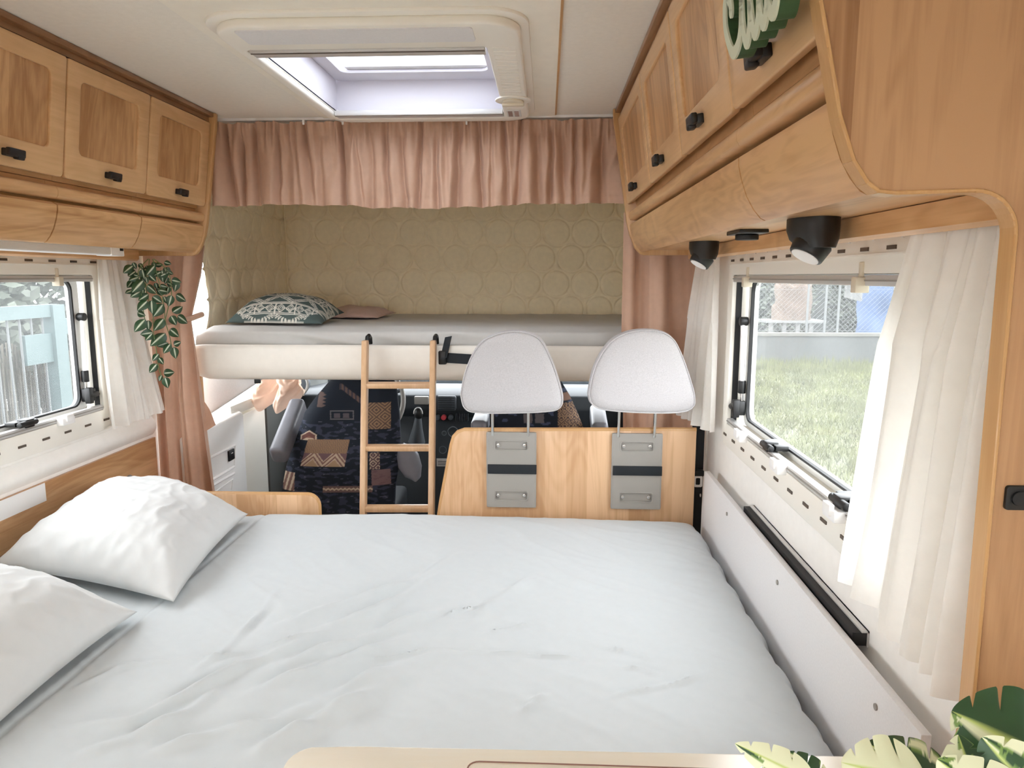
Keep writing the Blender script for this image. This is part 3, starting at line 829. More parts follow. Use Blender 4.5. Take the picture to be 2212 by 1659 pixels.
# ================================================================== BED
import numpy as np
ZB = .57
z6 = lambda c: (c[0] / 2.517, 1000 + c[1] / 2.517)
zr = lambda c: (600 + c[0] / 2.304, 1100 + c[1] / 2.304)
folds = []
def fold(pts, conv, amp, wd):
    folds.append(([P(*conv(p), 'Z', ZB).xy for p in pts], amp, wd))
fold([(-150, 650), (0, 590), (300, 480), (640, 390), (960, 200)], zr, .006, .016)
fold([(-200, 770), (0, 690), (200, 610), (480, 520), (700, 400), (860, 290)], zr, .006, .014)
fold([(-250, 880), (0, 790), (330, 690), (560, 600), (800, 520), (1000, 480)], zr, .007, .016)
fold([(-350, 1010), (0, 870), (300, 760), (600, 655), (760, 600)], zr, .005, .013)
fold([(-200, 1150), (0, 1060), (250, 960), (500, 830), (800, 730), (950, 700)], zr, .008, .022)
fold([(-300, 1290), (0, 1160), (200, 1060), (420, 960), (560, 870), (780, 790)], zr, .008, .02)
fold([(900, 640), (1050, 500), (1200, 400), (1350, 300)], zr, .005, .02)
fold([(0, 760), (280, 745), (560, 735), (700, 705), (980, 715), (1400, 735), (1900, 768)], zr, .0028, .005)
fold([(960, 640), (1130, 600), (1350, 570)], zr, .003, .005)
fold([(790, 570), (880, 515), (1050, 465)], zr, .003, .004)
fold([(1560, 965), (1800, 910), (2000, 870), (2212, 790)], zr, .003, .006)
fold([(1640, 790), (1800, 800), (1940, 845)], zr, .0025, .006)
fold([(1540, 670), (1930, 770)], zr, .0025, .005)
fold([(1200, 1050), (1280, 960), (1380, 910)], zr, .003, .01)
fold([(1530, 650), (1440, 800), (1200, 1040), (900, 1240)], z6, .0022, .010)
fold([(150, 1500), (560, 1420), (700, 1410), (950, 1300), (1300, 1130), (1913, 870)], z6, .006, .012)
fold([(850, 1080), (1200, 1060), (1500, 1000), (1913, 900)], z6, .003, .006)
fold([(350, 1250), (700, 1110), (1000, 1070)], z6, .004, .009)
fold([(300, 1650), (700, 1510), (1000, 1380), (1250, 1200)], z6, .006, .014)
fold([(600, 1659), (900, 1560), (1250, 1450), (1700, 1400)], z6, .005, .012)
fold([(1300, 1659), (1600, 1500), (1913, 1370)], z6, .006, .016)
bx0, bx1, by0, by1 = -1.575, .535, .98, 2.445
NU, NV = 300, 230
gu, gv = np.meshgrid(np.linspace(0, 1, NU), np.linspace(0, 1, NV))
gx, gy = bx0 + (bx1 - bx0) * gu, by0 + (by1 - by0) * gv
gz = np.full_like(gx, ZB)
gz += .010 * np.exp(-((gx + .35) / .5) ** 2) * np.clip((gy - 1.9) / .55, 0, 1)          # soft crown at the far edge
gz -= .007 * (gx < -.99) * np.clip((-.99 - gx) / .05, 0, 1) + .006 * np.exp(-((gx + .99) / .008) ** 2)   # cushion joint
for pts, amp, wd in folds:
    best = np.full_like(gx, 9.0)
    side = np.zeros_like(gx)
    ts = np.zeros_like(gx)
    tot = sum((Vector(b_) - Vector(a_)).length for a_, b_ in zip(pts[:-1], pts[1:]))
    run = 0
    for a_, b_ in zip(pts[:-1], pts[1:]):
        dx, dy = b_.x - a_.x, b_.y - a_.y
        L2 = dx * dx + dy * dy
        t = np.clip(((gx - a_.x) * dx + (gy - a_.y) * dy) / L2, 0, 1)
        ex, ey = gx - (a_.x + t * dx), gy - (a_.y + t * dy)
        d = np.sqrt(ex * ex + ey * ey)
        s_ = np.sign(dx * ey - dy * ex) * d
        mk = d < best
        best = np.where(mk, d, best)
        side = np.where(mk, s_, side)
        ts = np.where(mk, (run + t * math.sqrt(L2)) / tot, ts)
        run += math.sqrt(L2)
    taper = np.clip(ts * 2.6, 0, 1) * np.clip((1 - ts) * 2.6, 0, 1)
    taper = taper * taper * (3 - 2 * taper) * (.8 + .35 * np.sin(ts * 17 + amp * 3000))
    wd = wd * (1.2 if amp > .004 else 1.0)
    gz += (3.4 if amp > .004 else 3.2) * amp * taper * (np.exp(-(side / wd) ** 2) - .45 * np.exp(-((side - 1.7 * wd) / (1.2 * wd)) ** 2))
# fine gathered wrinkles along the right edge, then roll the edges down
for j in range(NV):
    for i in range(NU):
        x, y = gx[j, i], gy[j, i]
        dg = .8 * x - .6 * y
        al = .6 * x + .8 * y
        gz[j, i] += .003 * nz(x * 3, y * 3, 5) + .0012 * nz(x * 11, y * 9, 2) + .0035 * (1 - abs(nz(dg * 2.2 + 3, al * 7, 4))) ** 4 + .0018 * (1 - abs(nz(dg * 4, al * 16, 8))) ** 5
        e = bx1 - x
        if e < .16:
            gz[j, i] += .0035 * (1 - e / .16) * nz(x * 14, y * 30, 9)
dR, dF = bx1 - gx, by1 - gy
gz -= .05 * np.exp(-dR / .012) + .015 * np.exp(-dR / .05)
gz -= .06 * np.exp(-dF / .014) + .012 * np.exp(-dF / .05)
gx += .006 * np.sin(gy * 31) * np.exp(-dR / .03) + .004 * np.sin(gy * 73 + 1) * np.exp(-dR / .02)
b = MB()
vs = [(gx[j, i], gy[j, i], gz[j, i]) for j in range(NV) for i in range(NU)]
fs = [(j * NU + i, j * NU + i + 1, (j + 1) * NU + i + 1, (j + 1) * NU + i) for j in range(NV - 1) for i in range(NU - 1)]
o = len(vs)
per = [i for i in range(NU)] + [j * NU + NU - 1 for j in range(1, NV)] + [(NV - 1) * NU + i for i in range(NU - 2, -1, -1)] + [j * NU for j in range(NV - 2, 0, -1)]
vs += [(vs[k][0], vs[k][1], .42) for k in per]
for k in range(len(per)):
    k2 = (k + 1) % len(per)
    fs.append((per[k], o + k, o + k2, per[k2]))
fs.append([o + k for k in range(len(per))])
b.q(vs, fs)
bed = thing('double_bed', 'large double bed with smooth pale grey fitted sheet filling the seating area', 'bed', (-.5, 1.7, 0))
b.build('mattress', 'sheet', bed, smooth=60)
MB().box(XL + .001, .535, .98, 2.44, 0, .42).build('bed_base', 'wood_flap', bed)

def pillow(name, label, A, B_, C_, D_, th, mat, seed, n=60, group=None, col=None, root=None, pinch=.06, wr=1.0):
    A, B_, C_, D_ = [Vector(q) for q in (A, B_, C_, D_)]
    nrm = ((C_ - A).cross(D_ - B_)).normalized()
    if nrm.z < 0: nrm = -nrm
    cen = (A + B_ + C_ + D_) / 4
    vs, fs = [], []
    def pt(u, v, sgn):
        a, c = 2 * u - 1, 2 * v - 1
        # pull in sides between the corners
        a2 = a * (1 - pinch * (1 - c * c) * abs(a) ** 3)
        c2 = c * (1 - pinch * (1 - a * a) * abs(c) ** 3)
        uu, vv = (a2 + 1) / 2, (c2 + 1) / 2
        p = A.lerp(B_, uu).lerp(D_.lerp(C_, uu), vv)
        prof = max(0, (1 - abs(a) ** 2.6) * (1 - abs(c) ** 2.6)) ** .62
        h = th * prof * (.86 if sgn > 0 else .06)
        edge = 1 - prof
        wn = wr * (.012 * nz(a * 2.2, c * 2.2, seed) + .014 * edge * nz(a * 7, c * 7, seed + 3) * prof ** .3 + .0045 * (1 - abs(nz(a * 4 + c * 2.5, c * 5 - a * 1.5, seed + 8))) ** 3 - .0025 + .002 * nz(a * 9 + c * 6, c * 12, seed + 5)) * min(1, prof * 3)
        return p + nrm * (sgn * h + wn * (1 if sgn > 0 else .2))
    for sgn in (1, -1):
        o = len(vs)
        vs += [pt(i / n, j / n, sgn) for j in range(n + 1) for i in range(n + 1)]
        for j in range(n):
            for i in range(n):
                f = (o + j * (n + 1) + i, o + j * (n + 1) + i + 1, o + (j + 1) * (n + 1) + i + 1, o + (j + 1) * (n + 1) + i)
                fs.append(f if sgn > 0 else f[::-1])
    ob = MB().q(vs, fs)
    r_ = ob.build(name, mat, smooth=180, fix=False)
    if col:
        at_ = r_.data.color_attributes.new('print', 'FLOAT_COLOR', 'POINT')
        for k in range(len(vs)):
            kk = k % ((n + 1) * (n + 1))
            at_.data[k].color = c4(col((kk % (n + 1)) / n, (kk // (n + 1)) / n))
    bm = bmesh.new(); bm.from_mesh(r_.data)
    bmesh.ops.remove_doubles(bm, verts=bm.verts, dist=1e-5)
    bmesh.ops.recalc_face_normals(bm, faces=bm.faces)
    bm.to_mesh(r_.data); bm.free()
    r_.data.shade_smooth()
    return r_, (A, B_, C_, D_)
pw, _ = pillow('bed_pillow', '', (-.93, 1.66, .592), (-1.01, 2.31, .600), (-1.545, 2.42, .652), (-1.52, 1.80, .615), .17, 'pillow', 4, n=110)
tag(pw, 'plump pale grey pillow lying nearer the rose drape', 'pillow', 'pale grey pillows on the double bed')
pw, _ = pillow('bed_pillow', '', (-.98, 1.02, .592), (-.985, 1.595, .596), (-1.55, 1.70, .640), (-1.55, 1.05, .620), .18, 'pillow', 14, n=110)
tag(pw, 'plump pale grey pillow further from the rose drape', 'pillow', 'pale grey pillows on the double bed')

# ------------------------------------------------------------------ boards round the bed
wl = MB().box(XL, XL + .012, .98, 2.775, .30, .757).build('trim_%d' % tn, 'wood_wall', bevel=.002); tn += 1
struct(wl, 'beech wall panel behind the pillows')
MB().box(XL + .0115, XL + .0135, 1.2, 2.122, .698, .757 - .001).build('white_patch', 'white', wl)
kc = P(278, 1038, 'X', XL + .012)
kb = MB().cyl(kc, kc + Vector((.006, 0, 0)), .022, 28).build('socket_ring', 'grey', wl, bevel=.002)
MB().cyl(kc + Vector((.006, 0, 0)), kc + Vector((.0085, 0, 0)), .014, 24).build('socket_cap', 'steel', kb, bevel=.001)
wb = MB().grid(lambda u, v: Vector((XL + .001 + .018 * math.sin(math.pi * v), 1.0 + u * 1.775, .768 + v * .075)), 2, 9).build('trim_%d' % tn, 'wall', smooth=180, fix=False); tn += 1
struct(wb, 'rounded white padded strip under the window behind the pillows')
lb = thing('low_board', 'low beech board with rounded corner at the foot of the bed', 'board', (-1.1, 2.49, .3))
lbp = [(-1.575, .3), (-.822, .3), (-.822, .575)] + [(-.862 + .04 * math.cos(math.radians(a)), .575 + .04 * math.sin(math.radians(a))) for a in range(15, 91, 15)] + [(-1.575, .613)]
MB().prism([(x, 2.478, z) for x, z in lbp], (0, .02, 0)).build('panel', 'wood_back', lb, bevel=.002)
MB().tube([(x, 2.488, z) for x, z in lbp[1:]], .0085, 8).build('edge_band', 'wood_edge', lb)

# back board with two headrests
bb = thing('bench_back', 'wide beech bench back panel carrying the two headrests', 'seat back', (.1, 2.49, .3))
q = lambda x, y, Y=2.478: P(x, y, 'Y', Y)
pts = [(949, 1112), (953, 1085), (976, 962), (981, 945), (990, 935), (1003, 930), (1505, 930)]
w_ = [q(*p) for p in pts]
w_ = [Vector((w_[0].x - .012, 2.478, .3))] + w_ + [Vector((.527, 2.478, .3))]
MB().prism(w_, (0, .018, 0)).build('panel', 'wood_back', bb, bevel=.002)
MB().tube([p + Vector((0, .009, 0)) for p in w_[:-1]], .0095, 8).build('edge_band', 'wood_edge', bb)
def headrest(px0, outline, lbl):
    x0, x1 = q(px0[0], 1000).x, q(px0[1], 1000).x
    t = thing('headrest', lbl, 'headrest', ((x0 + x1) / 2, 2.45, .60), 'headrests on the bench back')
    z0, z1 = q(1100, 1093).z, q(1100, 933).z
    yf, yb = 2.466, 2.4775
    pl = MB()
    sl = [(z1 - .062, z1 - .030), (z0 + .026, z0 + .058)]
    sxa, sxb = x0 + .03, x1 - .03
    zz = [z0, sl[1][0], sl[1][1], sl[0][0], sl[0][1], z1]
    for i in range(5):
        if i in (1, 3):
            pl.box(x0, sxa, yf, yb, zz[i], zz[i + 1]).box(sxb, x1, yf, yb, zz[i], zz[i + 1]).box(sxa, sxb, yf + .006, yb, zz[i], zz[i + 1])
        else:
            pl.box(x0, x1, yf, yb, zz[i], zz[i + 1])
    pl.build('bracket_plate', 'grey', t, bevel=0)
    rim = MB().ring([(x, yf - .001, z) for x, z in rr(x0 - .001, x1 + .001, z0 - .001, z1 + .001, .006)], [(x, yf - .001, z) for x, z in rr(x0 + .003, x1 - .003, z0 + .003, z1 - .003, .004)], (0, .012, 0)).build('plate_rim', 'grey', t, bevel=.0008)
    for a, c_ in sl:
        MB().ring([(x, yf - .0015, z) for x, z in rr(sxa - .003, sxb + .003, a - .003, c_ + .003, .007)], [(x, yf - .0015, z) for x, z in rr(sxa + .001, sxb - .001, a + .001, c_ - .001, .006)], (0, .004, 0)).build('slot_rim', 'grey', t, bevel=.0008)
        for sx in (sxa + .011, sxb - .011):
            MB().cyl((sx, yf + .006, (a + c_) / 2), (sx, yf + .001, (a + c_) / 2), .0065, 14).build('screw', 'steel', t, bevel=.001)
    zs = (z0 + z1) / 2 + .004
    MB().box(x0 + .004, x1 + .002, yf - .005, yf - .001, zs - .017, zs + .017).build('strap', 'belt', t, bevel=.001)
    for k in (.12, .84):
        xx = x0 + (x1 - x0) * k
        MB().cyl((xx, 2.470, z1 - .012), (xx, 2.452, z1 + .13), .0055, 12).build('post', 'steel', t)
    ol = [P(a, c_, 'Y', 2.405) for a, c_ in outline]
    cen = sum(ol, Vector()) / len(ol)
    ol = catmull(ol + [ol[0]], 5)[:-1]
    def hr(u, v):
        s = u * len(ol)
        p = ol[int(s) % len(ol)].lerp(ol[(int(s) + 1) % len(ol)], s - int(s))
        a = v * math.pi
        k = math.sin(a)
        sc = (max(0, k)) ** .28 if v not in (0, 1) else 0
        sc2 = .84 + .16 * max(0, k) ** .5 if 0 < v < 1 else 0
        dpt = -math.cos(a)
        r_ = p - cen
        inn = sc if abs(dpt) > .93 else sc2
        return cen + r_ * inn + Vector((0, .045 * (math.copysign(abs(dpt) ** .6, dpt)), 0))
    prof = [(-.046, .0), (-.0455, .45), (-.044, .75), (-.040, .90), (-.032, .965), (-.018, .992), (0, 1), (.018, .992), (.032, .965), (.040, .90), (.044, .75), (.0455, .45), (.046, 0)]
    b = MB()
    n = len(ol)
    b.grid(lambda u, v: cen + (ol[int(round(u * n)) % n] - cen) * prof[int(round(v * 12))][1] + Vector((0, .003 + prof[int(round(v * 12))][0], 0)), n, 13, True)
    b.build('pad', 'headrest', t, smooth=180)
    MB().tube([cen + (p - cen) * .972 + Vector((0, -.030, 0)) for p in ol], .0022, 6, True).build('piping', 'headrest', t)
    return t
ha = [(994, 850), (1003, 806), (1022, 760), (1048, 730), (1090, 714), (1135, 714), (1168, 730), (1188, 764), (1206, 812), (1217, 856), (1211, 880), (1180, 888), (1100, 891), (1030, 890), (1003, 880)]
hb = [(1268, 850), (1278, 800), (1298, 758), (1325, 728), (1365, 712), (1415, 711), (1450, 726), (1470, 760), (1488, 810), (1500, 856), (1494, 880), (1460, 890), (1380, 890), (1305, 884), (1276, 872)]
headrest((1052, 1158), ha, 'pale grey headrest nearer the wooden ladder on grey bracket')
headrest((1321, 1428), hb, 'pale grey headrest nearer the white curtain on grey bracket')

# side panel and table rail along the right wall
sp = thing('side_panel', 'long pale grey panel along the bed under the window', 'panel', (.56, 1.7, .3))
MB().prism([(.55, .985, .3), (.55, 2.43, .3), (.55, 2.455, .56), (.55, 2.436, .728), (.55, 2.43, .737), (.55, 2.42, .740), (.55, .985, .740)], (.016, 0, 0)).build('board', 'offwhite', sp, bevel=.002)
for px, py in ((1571, 1110), (1680, 1258), (1893, 1527), (1514, 1070)):
    p = P(px, py, 'X', .55)
    MB().cyl(p, p + Vector((-.003, 0, 0)), .006, 14).build('screw', 'grey', sp, bevel=.001)
tr = thing('table_rail', 'black and aluminium table rail screwed to the wall above side panel', 'rail', (.59, 1.65, .74))
ra, rb_ = P(1612, 1108, 'X', .578).y, P(1852, 1372, 'X', .578).y
MB().box(.586, .5995, rb_, ra, .750, .753).box(.5965, .5995, rb_, ra, .722, .753).build('channel', 'alu', tr)
MB().box(.570, .5965, rb_ + .002, ra, .724, .7495).build('insert', 'rubber', tr)
# belt by the wall
bt = thing('seat_belt', 'black seat belt hanging between wooden bench back and wall', 'seat belt', (.56, 2.6, .45))
MB().box(.538, .583, 2.600, 2.603, .40, 1.02).build('webbing', 'belt', bt)
p = P(1499, 1022, 'Y', 2.56)
MB().box(p.x - .025, p.x + .035, 2.55, 2.575, p.z - .010, p.z + .012).build('buckle', 'black', bt, bevel=.004)
MB().ring([(x, 2.552, z) for x, z in rr(p.x + .0, p.x + .03, p.z - .05, p.z - .008, .006)], [(x, 2.552, z) for x, z in rr(p.x + .006, p.x + .022, p.z - .042, p.z - .016, .004)], (0, .003, 0)).build('tongue', 'white', bt)
struct(MB().box(.594, .5998, 2.62, 2.66, .3, 1.45).build('trim_%d' % tn, 'cream', bevel=.002), 'cream vertical joint strip on the wall behind the belt'); tn += 1

# ------------------------------------------------------------------ bunk over the cab
bk_ = thing('bunk_bed', 'alcove bunk with padded ivory front rail above the driving cab', 'bunk bed', (-.5, 3.4, .985))
rz0, rz1 = .980, 1.128
def railp(u, v):
    x = -1.462 + u * 2.04
    a = v * 2 * math.pi
    # rounded section, belly at the front bottom
    sec = [(2.845, rz1), (2.838, rz1 - .004), (2.835, rz1 - .02), (2.835, rz0 + .06), (2.842, rz0 + .03), (2.86, rz0 + .008), (2.885, rz0), (2.91, rz0), (2.91, rz1)]
    k = min(len(sec) - 1, int(round(v * (len(sec) - 1))))
    e = 1 - smoothstep(0, .05, u)
    y, z = sec[k]
    cz = 1.06
    return Vector((x + .0 * e, y + .035 * e * e, cz + (z - cz) * (1 - .12 * e * e)))
rl = MB().grid(railp, 60, 9)
rl.f.append([k * 60 for k in range(9)]); rl.f.append([k * 60 + 59 for k in range(9)][::-1])
rl.build('front_rail', 'bunk_rail', bk_, smooth=50)
MB().box(-1.46, .57, 2.90, 4.0, 1.06, 1.09).build('base_board', 'cream', bk_)
MX0, MX1 = -1.45, .56
def matt(u, v):
    x = MX0 + u * (MX1 - MX0)
    sec = v
    # front face then top
    if v < .25:
        t = v / .25
        y, z = 2.915 - .012 * math.sin(t * math.pi), 1.092 + t * .085
    else:
        t = (v - .25) / .75
        r_ = smoothstep(0, .07, t)
        y, z = 2.915 + t * 1.06, 1.177 + .018 * r_
    e = smoothstep(0, .022, u)
    z = 1.092 + (z - 1.092) * (.80 + .20 * e)
    z += .004 * nz(x * 6, y * 6, 3) + .002 * nz(x * 18, y * 10, 6)
    # drag folds near the ladder
    for (x0, z0_, sl_) in ((-.75, 1.13, .20), (-.45, 1.15, .15), (-.95, 1.12, .10)):
        if v < .35: y += .004 * math.sin((z - z0_ + sl_ * (x - x0)) * 110) * math.exp(-((x - x0) / .3) ** 2)
    return Vector((x, y, z))
MB().grid(matt, 160, 60).build('mattress', 'bunk_sheet', bk_, smooth=180, fix=False)
# quilted lining of the alcove
RAD = .079
def quilt_h(s, t):
    row = math.floor(t / .138)
    best = 9
    for dr_ in (-1, 0, 1):
        r_ = row + dr_
        off = .079 * (r_ % 2)
        cx = math.floor((s - off) / .158 + .5) * .158 + off
        d = math.hypot(s - cx, (t - (r_ + .5) * .138) * 1.0)
        if d < best: best = d
    g = math.exp(-((best - RAD * .93) / .0055) ** 2)
    puff = math.cos(min(1, best / RAD) * 1.57) * .006 if best < RAD else .0
    return puff * .8 + .004 - .009 * g
lin = sroot('wall_bunk_lining', 'beige lining quilted in circles around the bunk', (-.5, 4.0, 1.15))
def qback(u, v):
    s, t = u * 2.0, v * .75
    w = .012 * nz(s * 3, t * 4, 2) + .02 * math.exp(-s / .35) * nz(s * 6, t * 5, 8)
    return Vector((-1.445 + s, 3.985 - quilt_h(s, t) + w, 1.16 + t - .004 * s))
def qleft(u, v):
    s, t = u * 1.02, v * .75
    w = .016 * nz(s * 5, t * 4, 12) + .010 * math.sin((s * 6 + t * 9)) * math.exp(-u) * .6
    edge = .03 * (1 - smoothstep(0, .12, u)) * math.sin(t * 9)
    return Vector((-1.452 + quilt_h(s * 1.15, t) + w, 2.985 + s + edge, 1.16 + t))
MB().grid(qback, 460, 180).build('back_lining', 'quilt', lin, smooth=180, fix=False)
MB().grid(qleft, 240, 180).build('side_lining', 'quilt', lin, smooth=180, fix=False)
MB().grid(lambda u, v: Vector((.565, 2.9 + u * 1.08, 1.16 + v * .74)), 20, 20).build('side_lining', 'quilt', lin, smooth=180, fix=False)
MB().tube([(-1.435, 3.968 + .004 * math.sin(k), 1.17 + k * .055) for k in range(13)], .004, 6).build('corner_seam', 'quilt', lin)
# cushions on the bunk
def cush_print(u, v):
    G, W_ = s2l(78, 92, 90), s2l(214, 212, 202)
    a, c = 2 * u - 1, 2 * v - 1
    v = .5 * (2 * v) ** .5 if v < .5 else 1 - .5 * (2 - 2 * v) ** .5
    u = .5 * (2 * u) ** .75 if u < .5 else 1 - .5 * (2 - 2 * u) ** .75
    if abs(a) + abs(c) > 1.62: return G
    def near(x, per, wd): return abs((x / per) % 1 - .5) < wd
    band = (v * 7)
    k = int(band); f = band - k
    if f < .045 or f > .955: return W_
    if abs(f - .12) < .035: return W_
    zig = abs(((u * (6 if k % 2 else 4)) % 1) - .5) * 2
    if k % 2 == 0:
        d = abs(f - (.2 + .7 * zig))
        if d < .05 or abs(d - .16) < .04: return W_
    else:
        e = abs(f - .55) + abs(zig - .5) * .8
        if abs(e - .36) < .05 or abs(e - .2) < .04 or e < .05: return W_
        if zig > .93: return W_
    return G
A_, B2, C2, D2 = (-1.36, 2.99, 1.206), (-.93, 2.945, 1.206), (-.95, 3.36, 1.232), (-1.39, 3.40, 1.236)
cu_, _c = pillow('bunk_cushion', '', A_, B2, C2, D2, .12, 'cushion', 31, n=170, wr=.4, col=cush_print)
tag(cu_, 'dark green cushion with white geometric lines lying on the bunk', 'cushion')
pk, _c = pillow('bunk_pillow', '', (-1.10, 3.42, 1.205), (-.80, 3.40, 1.205), (-.79, 3.78, 1.21), (-1.12, 3.8, 1.21), .05, 'pink', 41, n=30)
tag(pk, 'flat dusty pink pillow tucked behind the green cushion', 'pillow')

# ------------------------------------------------------------------ ladder
ld = thing('bunk_ladder', 'beech ladder hooked onto the bunk rail', 'ladder', (-.6, 2.5, 0))
topL, topR = P(789, 735, 'Y', 2.80), P(936, 735, 'Y', 2.80)
botL, botR = P(785, 1102, 'Y', 2.63), P(932, 1102, 'Y', 2.63)
def ladder_axis(a, c_):
    d = (c_ - a)
    return a + d * (a.z / -d.z) if False else c_ + d * ((c_.z - .0) / (-d.z))
for a, c_ in ((topL, botL), (topR, botR)):
    foot = c_ + (c_ - a) * (c_.z / (a.z - c_.z))
    foot.z = 0.003
    ax = (a - foot)
    b = MB().obox((a + foot) / 2, ax, (1, 0, 0), Vector((0, 1, 0)), ax.length / 2, .011, .020)
    rail_o = b.build('rail', 'wood_ladder', ld, bevel=.004)
    MB().tube([a + Vector((.004, .012, -.01)), a + Vector((.004, .02, .010)), a + Vector((.004, .045, .014)), a + Vector((.004, .062, .004)), a + Vector((.004, .066, -.02))], .009, 8).build('hook', 'black', ld)
for py in (832, 967, 1098, 1230):
    def yz(px_a, pa_, pb_):
        return pa_
    t = (py - 735) / (1102 - 735)
    a, c_ = topL.lerp(botL, t), topR.lerp(botR, t)
    a = P(789 - 4 * t, py, 'Y', 2.80 - .17 * t); c_ = P(936 - 4 * t, py, 'Y', 2.80 - .17 * t)
    m_ = (a + c_) / 2
    MB().obox(m_, c_ - a, (0, 1, .15), (0, -.15, 1), (c_ - a).length / 2, .017, .0105).build('rung', 'wood_ladder', ld, bevel=.004)
sb = thing('ladder_strap', 'black webbing strap with buckle fixed to the ivory bunk rail', 'strap', P(975, 772, 'Y', 2.83))
p0, p1 = P(950, 772, 'Y', 2.828), P(1030, 777, 'Y', 2.828)
MB().obox((p0 + p1) / 2, p1 - p0, (0, 0, 1), (0, 1, 0), (p1 - p0).length / 2, .020, .0025).build('strap', 'belt', sb)
p2 = P(957, 772, 'Y', 2.82)
MB().box(p2.x - .018, p2.x + .014, 2.810, 2.8335, p2.z - .028, p2.z + .026).build('buckle', 'black', sb, bevel=.005)
p3 = P(964, 742, 'Y', 2.835)
MB().obox((p2 + p3) / 2 + Vector((.006, -.004, .012)), p3 - p2, (1, 0, .2), (0, 1, 0), .045, .014, .0025).build('tail', 'belt', sb)

# ================================================================== PLANTS
def proj(p):
    d = Vector(p) - CAM
    return (CX + F * d.dot(cr) / d.dot(cf), CY - F * d.dot(cu) / d.dot(cf))
def leaf_mesh(name, L, W_, curl, seed, style):
    rnd = random.Random(seed)
    nu, nv = (9, 13) if style == 'stripe' else (17, 81)
    vs, fs, cols = [], [], []
    ph = rnd.random() * 10
    for j in range(nv):
        t = j / (nv - 1)
        for i in range(nu):
            a = 2 * i / (nu - 1) - 1
            if style == 'stripe':
                w = W_ * math.sin(math.pi * min(1, t ** .8)) ** .8 * (1 - .25 * t)
                if t in (0, 1): w = 0.0003
            else:
                w = W_ * (math.sin(math.pi * t ** .62) ** .7) * (1 - .15 * t)
                if t in (0, 1): w = 0.0006
                notch = max(0, math.sin(t * 24 + (0 if a < 0 else 1.2))) ** 14 if .15 < t < .88 else 0
                w *= 1 - .5 * notch * smoothstep(.3, 1, abs(a))
            x = a * w
            sh_ = 0 if style == 'stripe' else .28 * abs(a) * w
            z = -curl * (t * t) * L * .5 - abs(a) ** 1.5 * w * .35 * (1 if style == 'stripe' else .6) + (.02 * W_ * math.sin(t * 20) * abs(a) if style != 'stripe' else 0)
            vs.append((x, t * L + sh_, z))
            if style == 'stripe':
                dk, wh = s2l(46, 74, 46), s2l(214, 220, 196)
                k = abs(a)
                st_ = (k < .16 and .08 < t < .93) or (.50 < k < .66 and .15 < t < .8 and (i + seed) % 3 != 0)
                cols.append(wh if st_ else (dk if k < .8 else s2l(36, 62, 38)))
            else:
                dk, cr_ = s2l(44, 78, 46), s2l(226, 230, 196)
                n_ = nz(a * 1.6 + ph, t * 2.4 + ph, ph) + rnd.random() * .03 + (.35 if (a * (1 if seed % 2 else -1)) > 0 else -.25) + {0: .35, 1: -.45, 2: 0, 3: .5, 4: .1}.get(seed % 5, 0)
                mid = abs(a) < .06
                cols.append(s2l(190, 206, 120) if mid else (cr_ if n_ > .1 else (s2l(120, 150, 80) if n_ > 0 else dk)))
    for j in range(nv - 1):
        for i in range(nu - 1):
            fs.append((j * nu + i, j * nu + i + 1, (j + 1) * nu + i + 1, (j + 1) * nu + i))
    me = bpy.data.meshes.new(name)
    me.from_pydata(vs, [], fs)
    at_ = me.color_attributes.new('print', 'FLOAT_COLOR', 'POINT')
    for i, c_ in enumerate(cols):
        at_.data[i].color = c4(c_)
    me.materials.append(M['leafvar'])
    me.shade_smooth()
    return me
def place_leaf(me, base, tip, face, parent, natural):
    d = Vector(tip) - Vector(base)
    y = d.normalized()
    z = Vector(face) - y * Vector(face).dot(y)
    z.normalize()
    x = y.cross(z)
    o = bpy.data.objects.new('leaf', me)
    COL.objects.link(o)
    s = d.length / natural
    m_ = Matrix(((x.x, y.x, z.x, base[0]), (x.y, y.y, z.y, base[1]), (x.z, y.z, z.z, base[2]), (0, 0, 0, 1))) @ Matrix.Scale(s, 4)
    o.parent = parent
    o.matrix_parent_inverse = Matrix.Translation(-parent.location)
    o.matrix_basis = m_
    return o
tp = thing('trailing_plant', 'trailing plant with white striped green leaves hanging under overhead cabinet', 'plant', (-1.42, 2.6, 1.49))
LM = [leaf_mesh('striped_leaf', .04, .0155, .5, k, 'stripe') for k in range(5)]
lv = [(155,140,80,195),(350,140,285,215),(235,170,265,265),(205,245,130,260),(250,270,155,370),(225,365,145,415),(280,315,380,385),(300,225,365,290),(415,180,420,290),(400,235,485,190),(500,270,600,290),(550,280,525,370),(385,360,480,370),(540,400,645,455),(500,405,475,505),(510,560,600,495),(555,590,660,655),(495,590,550,680),(295,395,215,450),(285,455,200,530),(330,415,420,480),(320,450,320,570),(425,485,345,590),(430,415,460,480),(195,560,280,590),(265,620,165,715),(290,630,300,720),(430,615,345,710),(335,740,240,755),(445,745,310,835),(485,710,580,780),(520,850,595,820),(470,830,380,850),(490,840,430,915),(520,870,545,975),(385,965,435,1025),(370,1020,310,1090),(430,1105,540,1095),(385,930,335,985),(410,1120,390,1172),(440,1140,475,1240),(330,745,275,800)]
rnd = random.Random(5)
for k in range(34):
    x, y = rnd.uniform(150, 480), rnd.uniform(100, 360)
    a = rnd.uniform(0, 6.28)
    lv.append((x, y, x + 75 * math.cos(a), y + 65 * abs(math.sin(a))))
def pl_pt(cx, cy, dy=0):
    px, py = 250 + cx / 4.148, 540 + cy / 4.148
    return P(px, py, 'Y', 2.47 + (px - 270) / 130 * .2 + dy)
